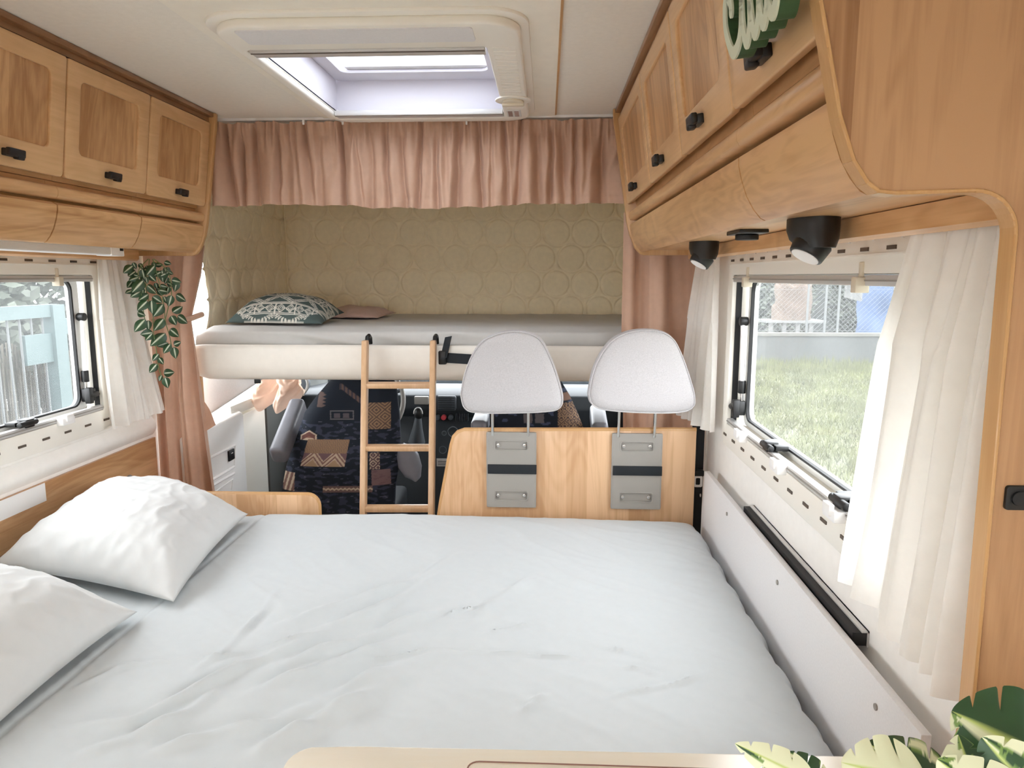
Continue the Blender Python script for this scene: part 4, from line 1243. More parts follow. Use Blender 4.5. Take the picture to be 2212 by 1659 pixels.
for k, (a, b_, c_, d_) in enumerate(lv):
    dy = rnd.uniform(-.02, .02) + (.03 if k > 41 else 0)
    p0, p1 = pl_pt(a, b_, dy), pl_pt(c_, d_, dy + rnd.uniform(-.012, .0))
    if p0.z > 1.475 or p1.z > 1.475:
        p0.z -= .012; p1.z -= .012
    fc = (CAM - p0).normalized() + Vector((rnd.uniform(-.35, .35), rnd.uniform(-.3, .2), rnd.uniform(-.1, .5)))
    place_leaf(LM[k % 5], p0, p1, fc, tp, .04)
for path in ([(300, 60), (290, 200), (270, 350), (330, 560), (340, 740), (360, 880), (385, 1050), (410, 1130)], [(330, 60), (380, 260), (430, 480), (445, 640), (480, 760), (500, 860)], [(340, 60), (470, 200), (500, 400), (470, 520), (440, 640)], [(290, 60), (200, 200), (230, 400), (250, 560), (265, 640)]):
    MB().tube(catmull([pl_pt(x, y, .012) - Vector((0, 0, .008 if y < 100 else 0)) for x, y in path], 5), .0016, 6).build('stem', 'stem', tp)

# ------------------------------------------------------------------ kitchen unit in front, with the big leaved plant
ku = thing('kitchen_unit', 'pale maple topped kitchen unit at the head of the bed', 'kitchen unit', (.16, .45, 0))
ct = [(-.264, .22), (.599, .22), (.599, .7125), (-.2, .7000)] + [(-.2385 + .03 * math.cos(math.radians(a)), .668 + .03 * math.sin(math.radians(a))) for a in range(110, 181, 14)]
MB().prism([(x, y, .875) for x, y in ct], (0, 0, .025)).build('worktop', 'counter', ku, bevel=.004)
lid = [(x, y, .9002) for x, y in rr(-.078, .45, .26, .6795, .012)]
MB().ring([(x, y, .9001) for x, y, z in lid], [(x, y, .9001) for x, y in rr(-.0765, .4485, .2615, .678, .0105)], (0, 0, .0006)).build('lid_joint', 'print', ku)
MB().box(-.25, .598, .24, .69, 0.001, .875).build('carcass', 'wood_flap', ku)
mp = thing('monstera_plant', 'potted plant with large split cream and green leaves on the worktop', 'plant', (.40, .52, .901))
po = MB()
pp = [(.0, .901), (.035, .901), (.042, .935), (.045, .955), (.040, .955), (.037, .93), (.0, .928)]
po.grid(lambda u, v: Vector((.40 + pp[int(round(v * 6))][0] * math.cos(6.2832 * u), .52 + pp[int(round(v * 6))][0] * math.sin(6.2832 * u), pp[int(round(v * 6))][1])), 24, 7, True)
po.build('pot', 'white', mp, smooth=50)
mon = [  # base px, tip px, depth of each, face, width, seed
    ((1760, 1690), (1592, 1606), .60, .62, (0, -.75, .5), .24, 3),
    ((2010, 1700), (1822, 1640), .58, .60, (0, -.6, .75), .55, 5),
    ((2065, 1720), (1880, 1596), .62, .66, (.2, -.6, .7), .50, 2),
    ((2290, 1660), (2062, 1535), .60, .64, (-.2, -.75, .5), .62, 6),
    ((2120, 1760), (2075, 1585), .56, .60, (-.2, -.9, .3), .42, 4),
    ((2230, 1800), (2030, 1640), .52, .56, (-.3, -.7, .6), .45, 8),
    ((1790, 1720), (1700, 1625), .64, .66, (.1, -.7, .6), .45, 1),
    ((2300, 1790), (2130, 1600), .53, .56, (-.3, -.8, .4), .45, 7),
]
for k, (a, b_, ya, yb, fc, w_, sd) in enumerate(mon):
    p0, p1 = P(*a, 'Y', ya), P(*b_, 'Y', yb)
    L_ = (p1 - p0).length
    me = leaf_mesh('split_leaf', L_, L_ * w_, .25, sd, 'monstera')
    place_leaf(me, p0, p1, fc, mp, L_)
    MB().tube(catmull([(.40, .52, .93), (Vector((.40, .52, .93)) + p0) / 2 + Vector((0, 0, .03)), p0], 6), .0022, 6).build('stem', 'stem', mp)

# ================================================================== DRIVING CAB
d1_ = sroot('door_1', 'white cab door with window switch beside the driver seat', (-1.46, 3.1, -.2))
MB().prism([(-1.45, 2.80, -.2), (-1.45, 3.33, -.2), (-1.45, 3.33, .75), (-1.45, 3.30, .765), (-1.45, 2.80, .750)], (-.06, 0, 0)).build('door_panel', 'white', d1_, bevel=.012, seg=3)
MB().box(-1.505, -1.462, 3.33, 3.62, -.2, .74).build('door_front', 'cream', d1_, bevel=.006)
struct(MB().box(-1.505, -1.455, 3.625, 4.69, -.25, .80).build('wall_footwell', 'carpet'), 'dark carpeted footwell side of the cab')
struct(MB().box(.48, .52, 3.81, 4.69, -.25, .80).build('wall_footwell_passenger', 'carpet'), 'dark carpeted footwell side by the passenger seat')
MB().box(-1.53, -1.47, 3.24, 3.75, .745, .80).build('sill', 'cream', d1_, bevel=.01)
dp = lambda x, y: P(x, y, 'X', -1.449)
def ridge(pts, r=.006):
    MB().tube([dp(*p) for p in pts], r, 6).build('moulded_ridge', 'white', d1_)
ridge([(452, 990), (508, 961)]); ridge([(508, 961), (506, 1008)], .003); ridge([(506, 1008), (458, 1037)]); ridge([(458, 1049), (506, 1022)]); ridge([(452, 1072), (503, 1035)], .003); ridge([(503, 1035), (500, 1058)], .003)
sw = dp(498, 983)
MB().box(sw.x - .002, sw.x + .008, sw.y - .028, sw.y + .028, sw.z - .024, sw.z + .026).build('window_switch', 'black', d1_, bevel=.003)
MB().box(sw.x + .0075, sw.x + .009, sw.y - .008, sw.y + .008, sw.z + .008, sw.z + .011).build('switch_mark', 'white', d1_)
w8 = sroot('window_8', 'side window of the cab door', (-1.51, 3.3, .76))
MB().box(-1.512, -1.506, 2.8, 4.2, .76, 1.5).build('pane', 'glass_front', w8)
d2_ = sroot('door_2', 'cab door on the passenger side', (.52, 3.3, -.2))
MB().box(.47, .53, 2.82, 3.8, -.2, .76).build('door_panel', 'white', d2_, bevel=.012)
w9 = sroot('window_9', 'passenger side window of the cab', (.53, 3.3, .76))
MB().box(.526, .532, 2.82, 4.2, .76, 1.0).build('pane', 'glass_front', w9)
fl = [P(x, y, 'Y', 2.98) for x, y in ((424, 812), (575, 812), (560, 824), (456, 893), (446, 897), (436, 893), (428, 880))]
gp = thing('corner_flap', 'grey padded flap slanting down under the corner of the bunk', 'panel', fl[0])
MB().prism(fl, (0, .02, 0)).build('flap', 'offwhite', gp, bevel=.008, seg=3)
p = P(556, 822, 'Y', 2.97)
MB().box(p.x - .012, p.x + .012, 2.964, 2.98, p.z - .012, p.z + .01).build('hinge', 'black', gp, bevel=.002)
pa, pb = P(420, 830, 'Y', 2.93), P(441, 888, 'Y', 2.93)
struct(MB().box(pa.x, pb.x - .005, 2.93, 2.95, .3, .985).build('trim_%d' % tn, 'wood_edge', bevel=.002), 'beech door post beside the rose drape'); tn += 1
# crumpled cloth hanging by the door
def bl(u, v):
    px = 553 + u * 104
    low = [862, 884, 872, 842, 866, 886, 876, 846, 852]      # scalloped lower hem
    k = u * 8; i_ = min(7, int(k)); t_ = k - i_
    t_ = t_ * t_ * (3 - 2 * t_)
    hem_ = low[i_] + (low[i_ + 1] - low[i_]) * t_
    py = 806 + v * (hem_ - 806)
    p = P(px, py, 'Y', 3.54)
    wave = math.sin(u * math.pi * 4.1 + .4)
    return p + Vector((.02 * math.sin(v * 6 + u * 9) * v, -.075 * wave * v - .03 * abs(nz(u * 7, v * 5, 2)), .014 * nz(u * 6, v * 6, 9)))
cl = MB().grid(bl, 70, 30).build('draped_cloth', 'blanket', smooth=180, fix=False)
tag(cl, 'crumpled beige cloth hanging by the cab door above the armrest', 'cloth')

# seats
def row_interp(rows, y):
    for (y0, a0, b0), (y1, a1, b1) in zip(rows[:-1], rows[1:]):
        if y0 <= y <= y1:
            t = (y - y0) / (y1 - y0)
            return a0 + (a1 - a0) * t, b0 + (b1 - b0) * t
    return rows[-1][1:] if y > rows[-1][0] else rows[0][1:]
NAVY, TAN, MAU, PALE, SLATE = s2l(30, 36, 46), s2l(150, 122, 96), s2l(112, 88, 92), s2l(190, 172, 152), s2l(66, 74, 98)
def seat_print(px, py, zx, zy):
    n_ = nz(zx * .012, zy * .03, 4)
    n2 = nz(zx * .02, zy * .06, 9)
    col = NAVY
    if zy > 640 and n_ > .12: col = s2l(54, 59, 76)
    if zy > 640 and n2 > .55: col = s2l(92, 92, 108)
    def zig(x, per): return abs((x / per) % 1 - .5) * 2
    # large chevron patch
    l_ = 505 - (zy - 830) * .285; r_ = 950 - (zy - 830) * .16
    if 830 < zy < 1112 and l_ < zx < r_:
        u = (zx - l_) / (r_ - l_); v = (zy - 830) / 282
        if v < .5:
            return TAN if (zig(u + v * .5, .2) + zig(v, .25)) % .5 > .25 else s2l(126, 104, 90)
        d = v - (.55 + .42 * zig(u + .5, .5))
        if abs(d) < .05: return PALE
        if abs(d) < .13: return s2l(128, 98, 92)
        if abs(d) < .18: return PALE
        return MAU if d < 0 else s2l(164, 138, 112)
    # house
    if 735 < zy < 842 and 412 < zx < 602:
        top_ = 735 + abs(zx - 520) * .55
        if zy > top_:
            if zy < top_ + 14 or zx < 430 or zx > 585: return PALE
            if zy < top_ + 60: return s2l(104, 70, 66)
            return PALE if zy > 815 else s2l(128, 92, 80)
    if 520 < zy < 622 and 745 < zx < 996:
        if zy < 532 or zy > 610 or zx < 757 or zx > 984: return s2l(98, 96, 100)
        if 550 < zy < 600 and ((785 < zx < 850) or (880 < zx < 945)): return s2l(86, 80, 86)
    if 1188 < zy < 1372 and 215 < zx < 362:
        return PALE if zig(zx + zy * .3, 60) > .55 else s2l(120, 92, 84)
    if 1318 < zy < 1390 and 670 < zx < 1190:
        return PALE if abs(zy - 1345 - 14 * zig(zx, 44)) < 9 else s2l(110, 90, 88)
    if 440 < zy < 722 and 1150 < zx < 1375:
        d = zig(zx - 1150, 170) + zig(zy - 440, 150)
        return TAN if d % .45 > .22 else s2l(92, 74, 68)
    if 965 < zy < 1142 and 1165 < zx < 1268:
        return PALE if (zig(zx, 100) + zig(zy, 90)) % .7 > .42 else s2l(92, 72, 78)
    if 1150 < zy < 1320 and 1180 < zx < 1370: return s2l(122, 98, 100) if n2 < .2 else MAU
    if 340 < zy < 490 and 600 < zx < 660 + 45 * zig(zy, 36): return s2l(96, 80, 76)
    c_ = 255 + (zx - 850) * .0 + max(0, (zx - 870)) * .9
    if 850 < zx < 1080 and 0 < zy - c_ * .85 - 20 < 60 and zy < 480: return s2l(102, 84, 78) if zig(zx, 40) > .4 else s2l(60, 58, 70)
    return col
def car_seat(lbl, rows, yr, printer, nu, nv, arms, group):
    z0 = P(rows[-1][1], rows[-1][0], 'Y', yr).z
    t = thing('driving_seat', lbl, 'car seat', ((P((rows[0][1] + rows[0][2]) / 2, 900, 'Y', yr)).x, yr + .2, -.25), group)
    ys0, ys1 = rows[0][0], rows[-1][0]
    vs, fs, cols = [], [], []
    def pt(u, v, front):
        py = ys0 + v * (ys1 - ys0)
        xl, xr_ = row_interp(rows, py)
        px = xl + (xr_ - xl) * u
        Y = yr + .03 * (v - .5) * 2
        p = P(px, py, 'Y', Y)
        a = 2 * u - 1
        if front:
            return p + Vector((0, .13 - .05 * abs(a) ** 4, 0)), px, py
        return p + Vector((0, .055 * abs(a) ** 5 + .012 * nz(u * 3, v * 4, 1), 0)), px, py
    for front in (0, 1):
        o = len(vs)
        for j in range(nv):
            for i in range(nu):
                p, px, py = pt(i / (nu - 1), j / (nv - 1), front)
                vs.append(p)
                cols.append(printer(px, py, (px - 560) * 4.88, (py - 780) * 4.88) if not front else NAVY)
        for j in range(nv - 1):
            for i in range(nu - 1):
                f = (o + j * nu + i, o + j * nu + i + 1, o + (j + 1) * nu + i + 1, o + (j + 1) * nu + i)
                fs.append(f[::-1] if not front else f)
    N_ = nu * nv
    per = [i for i in range(nu)] + [j * nu + nu - 1 for j in range(1, nv)] + [(nv - 1) * nu + i for i in range(nu - 2, -1, -1)] + [j * nu for j in range(nv - 2, 0, -1)]
    for k in range(len(per)):
        a, c_ = per[k], per[(k + 1) % len(per)]
        fs.append((a, c_, N_ + c_, N_ + a))
    me = bpy.data.meshes.new('backrest')
    me.from_pydata([tuple(v) for v in vs], [], fs)
    at_ = me.color_attributes.new('print', 'FLOAT_COLOR', 'POINT')
    for i, c_ in enumerate(cols): at_.data[i].color = c4(c_)
    me.materials.append(M['seat']); me.shade_smooth(); me.set_sharp_from_angle(angle=1.0)
    o = bpy.data.objects.new('backrest', me); COL.objects.link(o); o.parent = t; o.location = -t.location
    xl, xr_ = P(rows[-1][1], ys1, 'Y', yr).x, P(rows[-1][2], ys1, 'Y', yr).x
    MB().box(xl, xr_, yr + .06, yr + .41, z0 - .16, z0 + .03).build('seat_cushion', 'dark', t, bevel=.03, seg=3)
    MB().box(xl + .06, xr_ - .06, yr + .08, yr + .38, -.249, z0 - .16).build('pedestal', 'dark', t)
    for (n, f) in arms:
        n, f = Vector(n), Vector(f)
        ax = (f - n).normalized()
        MB().obox((n + f) / 2, ax, (1, 0, 0), ax.cross(Vector((1, 0, 0))), (f - n).length / 2, .038, .045).build('armrest', 'leather', t, bevel=.022, seg=4)
    return t
drows = [(815, 712, 838), (823, 707, 843), (845, 688, 850), (860, 675, 852), (895, 650, 856), (950, 632, 859), (1011, 609, 856), (1060, 601, 848), (1110, 596, 846)]
ds = car_seat('navy patterned driver seat with grey armrests left of the ladder', drows, 3.18, seat_print, 210, 230,
         [(P(600, 988, 'Y', 3.10), P(646, 872, 'Y', 3.40))], 'seats in the driving cab')
ar = P(862, 955, 'Y', 3.30)
def armc(u, v):
    pts = [((866, 962), .012), ((874, 975), .05), ((882, 995), .062), ((893, 1018), .05), ((903, 1034), .015)]
    s = v * 4; i = min(3, int(s)); t = s - i
    px = pts[i][0][0] + (pts[i + 1][0][0] - pts[i][0][0]) * t; py = pts[i][0][1] + (pts[i + 1][0][1] - pts[i][0][1]) * t
    r_ = pts[i][1] + (pts[i + 1][1] - pts[i][1]) * t
    c_ = P(px, py, 'Y', 3.26)
    return c_ + Vector((r_ * .8 * math.cos(6.2832 * u), .05 * math.sin(6.2832 * u), r_ * .5 * math.cos(6.2832 * u)))
MB().grid(armc, 18, 17, True).build('armrest', 'leather', ds, smooth=180)
def pprint(px, py, zx, zy):
    if px > 1205 and py > 870: return TAN if (abs((zx / 70) % 1 - .5) + abs((zy / 60) % 1 - .5)) % .4 > .2 else s2l(70, 58, 60)
    if 1130 < px < 1180 and 895 < py < 915: return s2l(96, 92, 96) if (px % 25) > 6 else NAVY
    if px > 1200 and 850 < py < 866: return s2l(128, 100, 88)
    return NAVY if nz(px * .05, py * .1, 3) < .3 else SLATE
prow = [(815, 1095, 1196), (830, 1085, 1214), (860, 1072, 1232), (900, 1062, 1250), (930, 1058, 1262), (1000, 1048, 1280), (1110, 1042, 1290)]
car_seat('navy patterned passenger seat behind the two pale headrests', prow, 3.25, pprint, 120, 130,
         [(P(1296, 935, 'Y', 3.22), P(1290, 890, 'Y', 3.55)), (P(1034, 930, 'Y', 3.22), P(1042, 905, 'Y', 3.5))], 'seats in the driving cab')
# dashboard
db = thing('dashboard', 'dark dashboard with vents and round buttons under the windscreen', 'dashboard', (-.5, 4.2, -.25))
MB().prism([(CXL + .01, 3.98, -.249), (CXL + .01, 3.98, .60), (CXL + .01, 3.96, .66), (CXL + .01, 3.98, .735), (CXL + .01, 4.05, .752), (CXL + .01, 4.69, .70), (CXL + .01, 4.69, -.249)], (CXR - CXL - .02, 0, 0)).build('body', 'dark', db, bevel=.01)
MB().prism([(-.82, 3.97, -.249), (-.82, 3.70, -.249), (-.82, 3.72, .10), (-.82, 3.86, .45), (-.82, 3.955, .60), (-.82, 3.97, .62)], (.62, 0, 0)).build('centre_console', 'dark', db, bevel=.012)
def on_dash(px, py, Y=3.955): return P(px, py, 'Y', Y)
a, c_ = on_dash(946, 886), on_dash(984, 855)
v_ = MB().box(a.x, c_.x, 3.945, 3.965, a.z, c_.z).build('air_vent', 'dark2', db, bevel=.003)
for k in range(6):
    z = a.z + (c_.z - a.z) * (k + .6) / 6.4
    MB().box(a.x + .004, c_.x - .004, 3.938, 3.947, z - .0035, z + .0025).build('vent_slat', 'dark', v_)
p = on_dash(981, 870); MB().box(p.x - .012, p.x + .012, 3.94, 3.965, p.z - .035, p.z + .035).build('vent_wheel', 'dark2', db, bevel=.004)
a, c_ = on_dash(896, 873), on_dash(926, 856)
MB().box(a.x, c_.x, 3.94, 3.965, a.z, c_.z).build('radio_glare', 'grey', db, bevel=.004)  # radio front, its pale grey is the glare put into the colour
for px, m_ in ((946, 'dark2'), (959, 'red'), (974, 'dark2')):
    p = on_dash(px, 901)
    MB().cyl((p.x, 3.965, p.z), (p.x, 3.932, p.z), .0145, 18).build('round_button', m_, db, bevel=.004)
for k in range(8):
    p = on_dash(986 + k * 3.6, 901)
    MB().box(p.x - .0018, p.x + .0018, 3.942, 3.965, p.z - .02, p.z + .02).build('grille_bar', 'dark2', db)
def con(px, py):                                     # on the sloping console front
    return P(px, py, 'Y', 3.86)
for px, py, r_ in ((979, 932, .028), (957, 971, .02), (960, 935, .012)):
    p = P(px, py, 'Y', 3.83)
    MB().tube([(p.x + r_ * math.cos(k * .3927), 3.80 + .03 * 0 + (p.z - .3) * .0 + .02, p.z + r_ * math.sin(k * .3927)) for k in range(16)], .0025, 6, True).build('dial_ring', 'dark2', db)
p = P(958, 998, 'Y', 3.72)
MB().box(p.x - .035, p.x + .035, 3.705, 3.708, p.z - .02, p.z + .022).build('warning_sticker', 'sticker', db)
for k in range(3):
    MB().box(p.x - .028, p.x + .028, 3.7035, 3.7052, p.z - .012 + k * .009, p.z - .009 + k * .009).build('sticker_line', 'dark2', db)
rv = P(640, 830, 'Y', 3.9)
MB().cyl((rv.x, 3.97, rv.z), (rv.x, 3.90, rv.z), .06, 28).build('round_vent', 'dark2', db, bevel=.006)
MB().tube([(rv.x + .064 * math.cos(k * .2618), 3.90, rv.z + .064 * math.sin(k * .2618)) for k in range(24)], .008, 6, True).build('vent_ring', 'grey', db)
# gear lever
gl = thing('gear_lever', 'dark gear lever with pale rimmed knob in front of the console', 'gear lever', P(902, 960, 'Y', 3.66))
g0, g1 = P(900, 955, 'Y', 3.66), P(904, 893, 'Y', 3.64)
MB().tube([g0, (g0 + g1) / 2, g1], [.045, .026, .013], 12).build('gaiter', 'dark2', gl, smooth=60)
MB().sphere(g1, (.024, .022, .034)).build('knob', 'black', gl, smooth=180)
MB().tube([g1 + Vector((.023 * math.cos(k * .45), -.01, .033 * math.sin(k * .45))) for k in range(8)], .003, 6).build('knob_rim', 'white', gl)
# steering wheel
sc_ = P(793, 868, 'Y', 3.74)
stw = thing('steering_wheel', 'dark steering wheel behind the driver seat back', 'steering wheel', sc_)
tv, tw = Vector((1, 0, 0)), Vector((0, .35, .94))
MB().tube([sc_ + (tv * math.cos(k * .1309) + tw * math.sin(k * .1309)) * .195 for k in range(48)], .013, 10, True).build('rim', 'grey', stw, smooth=180)
MB().cyl(sc_ + Vector((0, .03, -.01)), sc_ + Vector((0, -.005, 0)), .06, 20).build('hub', 'dark', stw, bevel=.008)
for a in (20, 160, 270):
    d = tv * math.cos(math.radians(a)) + tw * math.sin(math.radians(a))
    MB().tube([sc_ + Vector((0, .01, 0)), sc_ + d * .19], .011, 8).build('spoke', 'dark2', stw)
MB().cyl(sc_ + Vector((0, .02, -.01)), sc_ + Vector((0, .215, -.09)), .03, 14).build('column', 'dark', stw)

# ================================================================== OUTSIDE
GZ = -.62
M['gravel'] = plain('pale_gravel', (0.2520, 0.2460, 0.2280), .9, var=.15, vscale=6)
M['grass_soil'] = plain('lawn_soil', (0.082, 0.084, 0.046), .95, var=.3, vscale=3)
M['grass'] = plain('grass_blade', (0.098, 0.105, 0.042), .8, var=.35, vscale=1.5)
M['concrete'] = plain('grey_concrete', (0.0600, 0.0630, 0.0600), .9, var=.12, vscale=4)
M['cap'] = plain('pale_coping', (0.1020, 0.0990, 0.0870), .9)
M['wire'] = plain('galvanised_wire', (0.1200, 0.1260, 0.1260), .5, metal=.3)
M['foliage'] = plain('grey_green_foliage', (0.0450, 0.0600, 0.0390), .7, var=.35, vscale=9)
M['foliage2'] = plain('pale_foliage', (0.0780, 0.0900, 0.0690), .7, var=.3, vscale=7)
M['tarp'] = plain('blue_tarpaulin', (0.0330, 0.0660, 0.1440), .6, var=.15, vscale=2)
M['straw'] = plain('pink_straw', (0.1200, 0.0870, 0.0660), .9, var=.3, vscale=30, bmp=.8, bscale=40, bdist=.03)
M['white_out'] = plain('white_painted_wood', (0.1560, 0.1560, 0.1500), .6)
M['gate'] = plain('pale_green_paint', (0.0690, 0.0990, 0.0990), .5)
M['reed'] = plain('dry_reed', (0.0960, 0.0870, 0.0690), .9, var=.35, vscale=12)
struct(MB().box(-60, 60, -40, 80, GZ - .3, GZ).build('floor_ground', 'gravel'), 'pale gravel ground outside the van')
struct(MB().box(1.9, 30, -6, 17.0, GZ, GZ + .01).build('floor_lawn', 'grass_soil'), 'rough lawn outside the bed side window')
g = MB()
rnd = random.Random(3)
for k in range(90000):
    y = 2.6 + 14.2 * rnd.random() ** .75
    x = 1.95 + rnd.random() * (.62 * y + 1.2)
    clump = nz(x * 1.3, y * 1.3, 7)
    h = (.03 + .07 * rnd.random()) * (1 + .9 * max(0, clump))
    if y > 14.6: h *= 1 + (y - 14.6) * .9 * rnd.random()
    a = rnd.random() * 6.283
    wb = .0035 + .0006 * y
    dx, dy = math.cos(a) * wb, math.sin(a) * wb
    lx, ly = rnd.uniform(-.05, .05), rnd.uniform(-.05, .05)
    if y > 16.5: ly = -abs(ly)
    o = len(g.v)
    g.v += [Vector((x - dx, y - dy, GZ)), Vector((x + dx, y + dy, GZ)), Vector((x + lx, y + ly, GZ + h))]
    g.f.append((o, o + 1, o + 2))
go = g.build('grass', 'grass', smooth=0, fix=False)
tag(go, 'tall pale green grass growing outside the bed side window', 'grass')
go['kind'] = 'stuff'
def leafcloud(c, r, n, size, seed):
    rnd = random.Random(seed)
    b = MB()
    for k in range(n):
        while True:
            d = Vector((rnd.uniform(-1, 1), rnd.uniform(-1, 1), rnd.uniform(-1, 1)))
            if .35 < d.length < 1: break
        p = Vector(c) + Vector((d.x * r[0], d.y * r[1], d.z * r[2]))
        a = Vector((rnd.uniform(-1, 1), rnd.uniform(-1, 1), rnd.uniform(-.6, 1))).normalized() * size * rnd.uniform(.6, 1.2)
        s_ = a.orthogonal().normalized() * size * .28
        b.q([p, p + a * .5 + s_, p + a, p + a * .5 - s_], [(0, 1, 2, 3)])
    return b
# low wall with fence
cw = thing('garden_wall', 'low grey concrete wall with pale coping beyond the lawn', 'wall', (9, 17.1, GZ))
MB().box(1.0, 22, 17.0, 17.2, GZ, .03).build('wall_body', 'concrete', cw)
MB().box(1.0, 22, 16.97, 17.23, .03, .10).build('coping', 'cap', cw)
fe = thing('mesh_fence', 'chain link fence with steel posts standing on the garden wall', 'fence', (9, 17.1, .1))
for px in (1745, 1784, 1812, 1930):
    x = P(px, 660, 'Y', 17.1).x
    MB().cyl((x, 17.1, .1), (x, 17.1, 2.2), .028, 8).build('fence_post', 'wire', fe)
wm = MB()
for k in range(-20, 130):
    x = 4.5 + k * .115
    for sg in (1, -1):
        p0, p1 = Vector((x, 17.1, .12)), Vector((x + sg * 2.0, 17.1, 2.12))
        wm.tube([p0, p1], .004, 3)
for z in (.15, 1.1, 2.1):
    wm.tube([(2, 17.1, z), (20, 17.1, z)], .005, 3)
wo = wm.build('wire_mesh', 'wire', fe, fix=False)
wo['kind'] = 'stuff'
# table with straw hat shaped pile behind the wall
ta, tb_ = P(1650, 692, 'Y', 19.0), P(1782, 694, 'Y', 19.0)
gt = thing('garden_table', 'white wooden garden table behind the concrete wall', 'table', ((ta.x + tb_.x) / 2, 19.3, GZ))
tz = ta.z
MB().box(ta.x, tb_.x, 18.9, 19.8, tz - .06, tz).build('table_top', 'white_out', gt)
for fx in (.12, .34, .56, .78):
    x = ta.x + (tb_.x - ta.x) * fx
    MB().box(x - .05, x + .05, 18.98, 19.06, GZ + .001, tz - .06).build('leg', 'white_out', gt)
MB().box(ta.x - .5, tb_.x - .15, 18.9, 18.96, tz - .42, tz - .36).build('crossbar', 'white_out', gt)
hp = MB()
hc = P(1712, 640, 'Y', 19.35)
def heap(u, v):
    a = u * 6.2832
    prof = [(0, 1), (.3, .99), (.42, .93), (.47, .7), (.5, .35), (.52, 0)]
    s = v * 5; i = min(4, int(s)); t = s - i
    r_ = prof[i][0] + (prof[i + 1][0] - prof[i][0]) * t; h = prof[i][1] + (prof[i + 1][1] - prof[i][1]) * t
    n_ = 1 + .18 * nz(math.cos(a) * 2, math.sin(a) * 2, v * 5)
    return Vector((hc.x + r_ * n_ * math.cos(a), 19.35 + .8 * r_ * n_ * math.sin(a), tz + .001 + h * 1.0 * (1 if v > .98 else n_)))
hp.grid(heap, 40, 30, True)
hs = hp.build('straw_heap', 'straw', smooth=180)
tag(hs, 'rounded pinkish straw heap on the white garden table', 'straw heap')
ba, bb_ = P(1858, 600, 'Y', 20), P(2010, 712, 'Y', 20)
tpv = MB().grid(lambda u, v: Vector((ba.x + u * (bb_.x - ba.x) + .15 * nz(v * 3, u * 2, 1), 20 + .25 * nz(u * 4, v * 3, 5) + .9 * smoothstep(.8, 1, v), GZ + v * 2.6)), 30, 30)
tv_ = tpv.build('tarpaulin', 'tarp', smooth=180, fix=False)
tag(tv_, 'blue tarpaulin hanging behind the chain link fence', 'tarpaulin')
wa, wb_ = P(1826, 600, 'Y', 17.15), P(1862, 642, 'Y', 17.15)
ws = MB().grid(lambda u, v: Vector((wa.x + u * (wb_.x - wa.x), 17.15 + .03 * math.sin(u * 12), wb_.z + v * (2.2 - wb_.z) - .1 * u)), 20, 10).build('hanging_sheet', 'white_out', smooth=180, fix=False)
tag(ws, 'white sheet hanging beside the blue tarpaulin', 'cloth')
for k, (x, r_) in enumerate(((4.2, 1.4), (7.0, 1.4), (9.8, 1.4), (12.6, 1.4), (15.4, 1.4))):
    hb_ = leafcloud((x, 22.5, .9), (r_ - .22, 1.2, 2.0), 4200, .2, 60 + k).build('hedge_bush', 'foliage2', smooth=0, fix=False)
    tag(hb_, ['tall pale bush at the table end of the garden', 'pale bush behind the straw heap', 'pale bush between the straw heap and blue tarpaulin', 'pale bush behind the blue tarpaulin', 'pale bush past the blue tarpaulin'][k], 'bush', 'bushes beyond the garden wall')
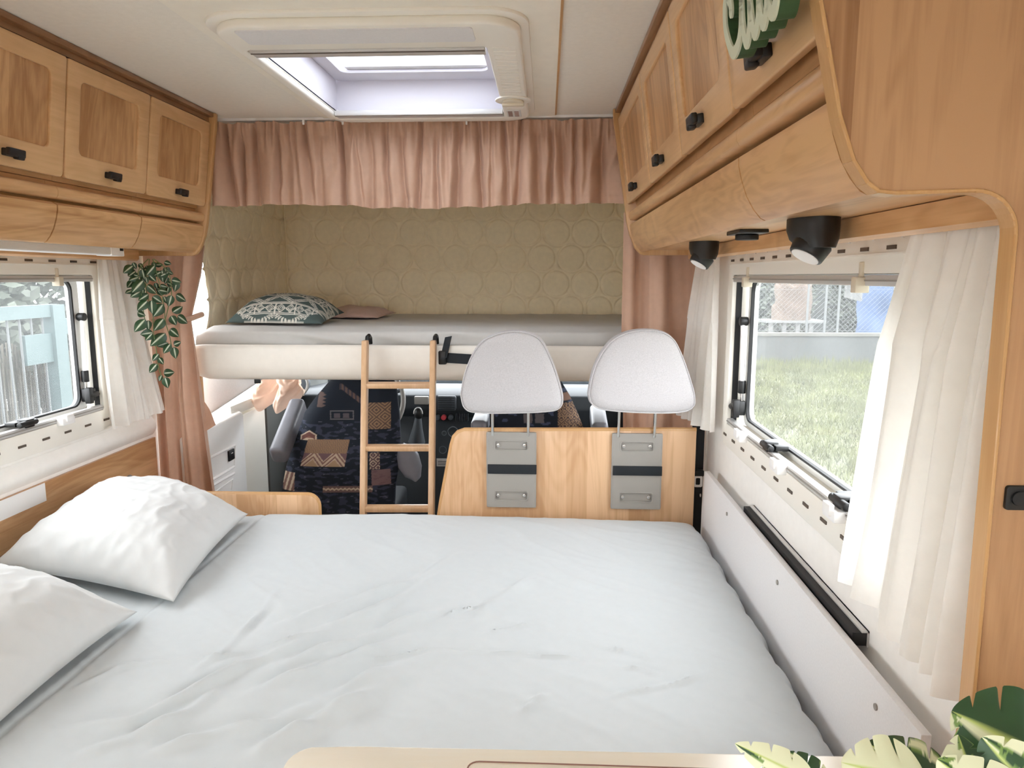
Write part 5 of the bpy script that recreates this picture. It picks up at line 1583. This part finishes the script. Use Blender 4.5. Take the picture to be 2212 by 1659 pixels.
# left side: pale green gate, reed screen, shrubs
gt2 = thing('garden_gate', 'pale green steel gate with thin bars outside the window behind pillows', 'gate', (-4, 5.0, GZ))
MB().box(-4.03, -3.97, 4.2, 5.68, 1.08, 1.18).build('top_rail', 'gate', gt2)
MB().box(-4.05, -3.95, 5.60, 5.74, GZ + .001, 1.175).build('gate_post', 'gate', gt2)
MB().box(-4.03, -3.97, 4.2, 5.62, .22, .28).build('lower_rail', 'gate', gt2)
for k in range(11):
    y = 4.28 + k * .125
    MB().box(-4.006, -3.994, y - .006, y + .006, .25, 1.09).build('gate_bar', 'wire', gt2)
MB().box(-4.02, -3.98, 5.3, 5.6, .72, .95).build('lock_plate', 'gate', gt2)
fp = thing('garden_fence', 'pale green steel fence panel beside the garden gate', 'fence', (-4, 6.4, GZ))
MB().box(-4.03, -3.97, 5.75, 7.4, .93, 1.055).build('top_rail', 'gate', fp)
MB().box(-4.04, -3.96, 7.4, 7.5, GZ + .001, 1.055).build('fence_post', 'gate', fp)
MB().box(-4.02, -3.98, 5.75, 7.4, .30, .34).build('lower_rail', 'wire', fp)
for k in range(12):
    y = 5.86 + k * .13
    MB().box(-4.006, -3.994, y - .006, y + .006, .3, .95).build('fence_bar', 'wire', fp)
rs = MB()
rnd = random.Random(9)
for k in range(420):
    y = 4.2 + 3.4 * k / 420
    x = -4.18 + rnd.uniform(-.03, .03)
    h = .55 + .28 * rnd.random() + .12 * math.sin(y * 5)
    rs.tube([(x, y, GZ), (x + rnd.uniform(-.03, .03), y + rnd.uniform(-.03, .03), GZ + h + .62)], .007, 4)
ro = rs.build('reed_screen', 'reed', fix=False)
tag(ro, 'dry reed screen standing behind the pale green gate', 'screen')
ro['kind'] = 'stuff'
M['backdrop_wall'] = plain('grey_green_backdrop', (0.0720, 0.0780, 0.0720), .9, var=.1, vscale=1)
sh = MB().box(-2, 26, 25, 25.3, GZ, 3.6).box(-2.2, 26.2, 24.8, 25.5, 3.6, 3.75).build('backdrop', 'backdrop_wall')  # added backing that hides the white sky in gaps between the bushes
tag(sh, 'long grey green outbuilding added behind the garden bushes', 'backing')
for k, (y, r_) in enumerate(((4.4, .95), (6.4, .95), (8.4, .95))):
    hb_ = leafcloud((-5.9, y, 1.1), (1.1, r_, 1.6), 4200, .16, 80 + k).build('leafy_shrub', 'foliage2', smooth=0, fix=False)
    tag(hb_, ['tall leafy shrub behind the green gate leaf', 'tall leafy shrub behind the green gate post', 'tall leafy shrub behind the green fence panel'][k], 'shrub', 'shrubs behind the gate')
# bonnet seen through the windscreen
bn = MB().grid(lambda u, v: Vector((-1.45 + u * 1.9, 4.76 + v * .9, .70 - .30 * v * v + .02 * math.sin(math.pi * u))), 20, 10).build('van_bonnet', 'white', smooth=180)
tag(bn, 'white van bonnet in front of the windscreen', 'bonnet')
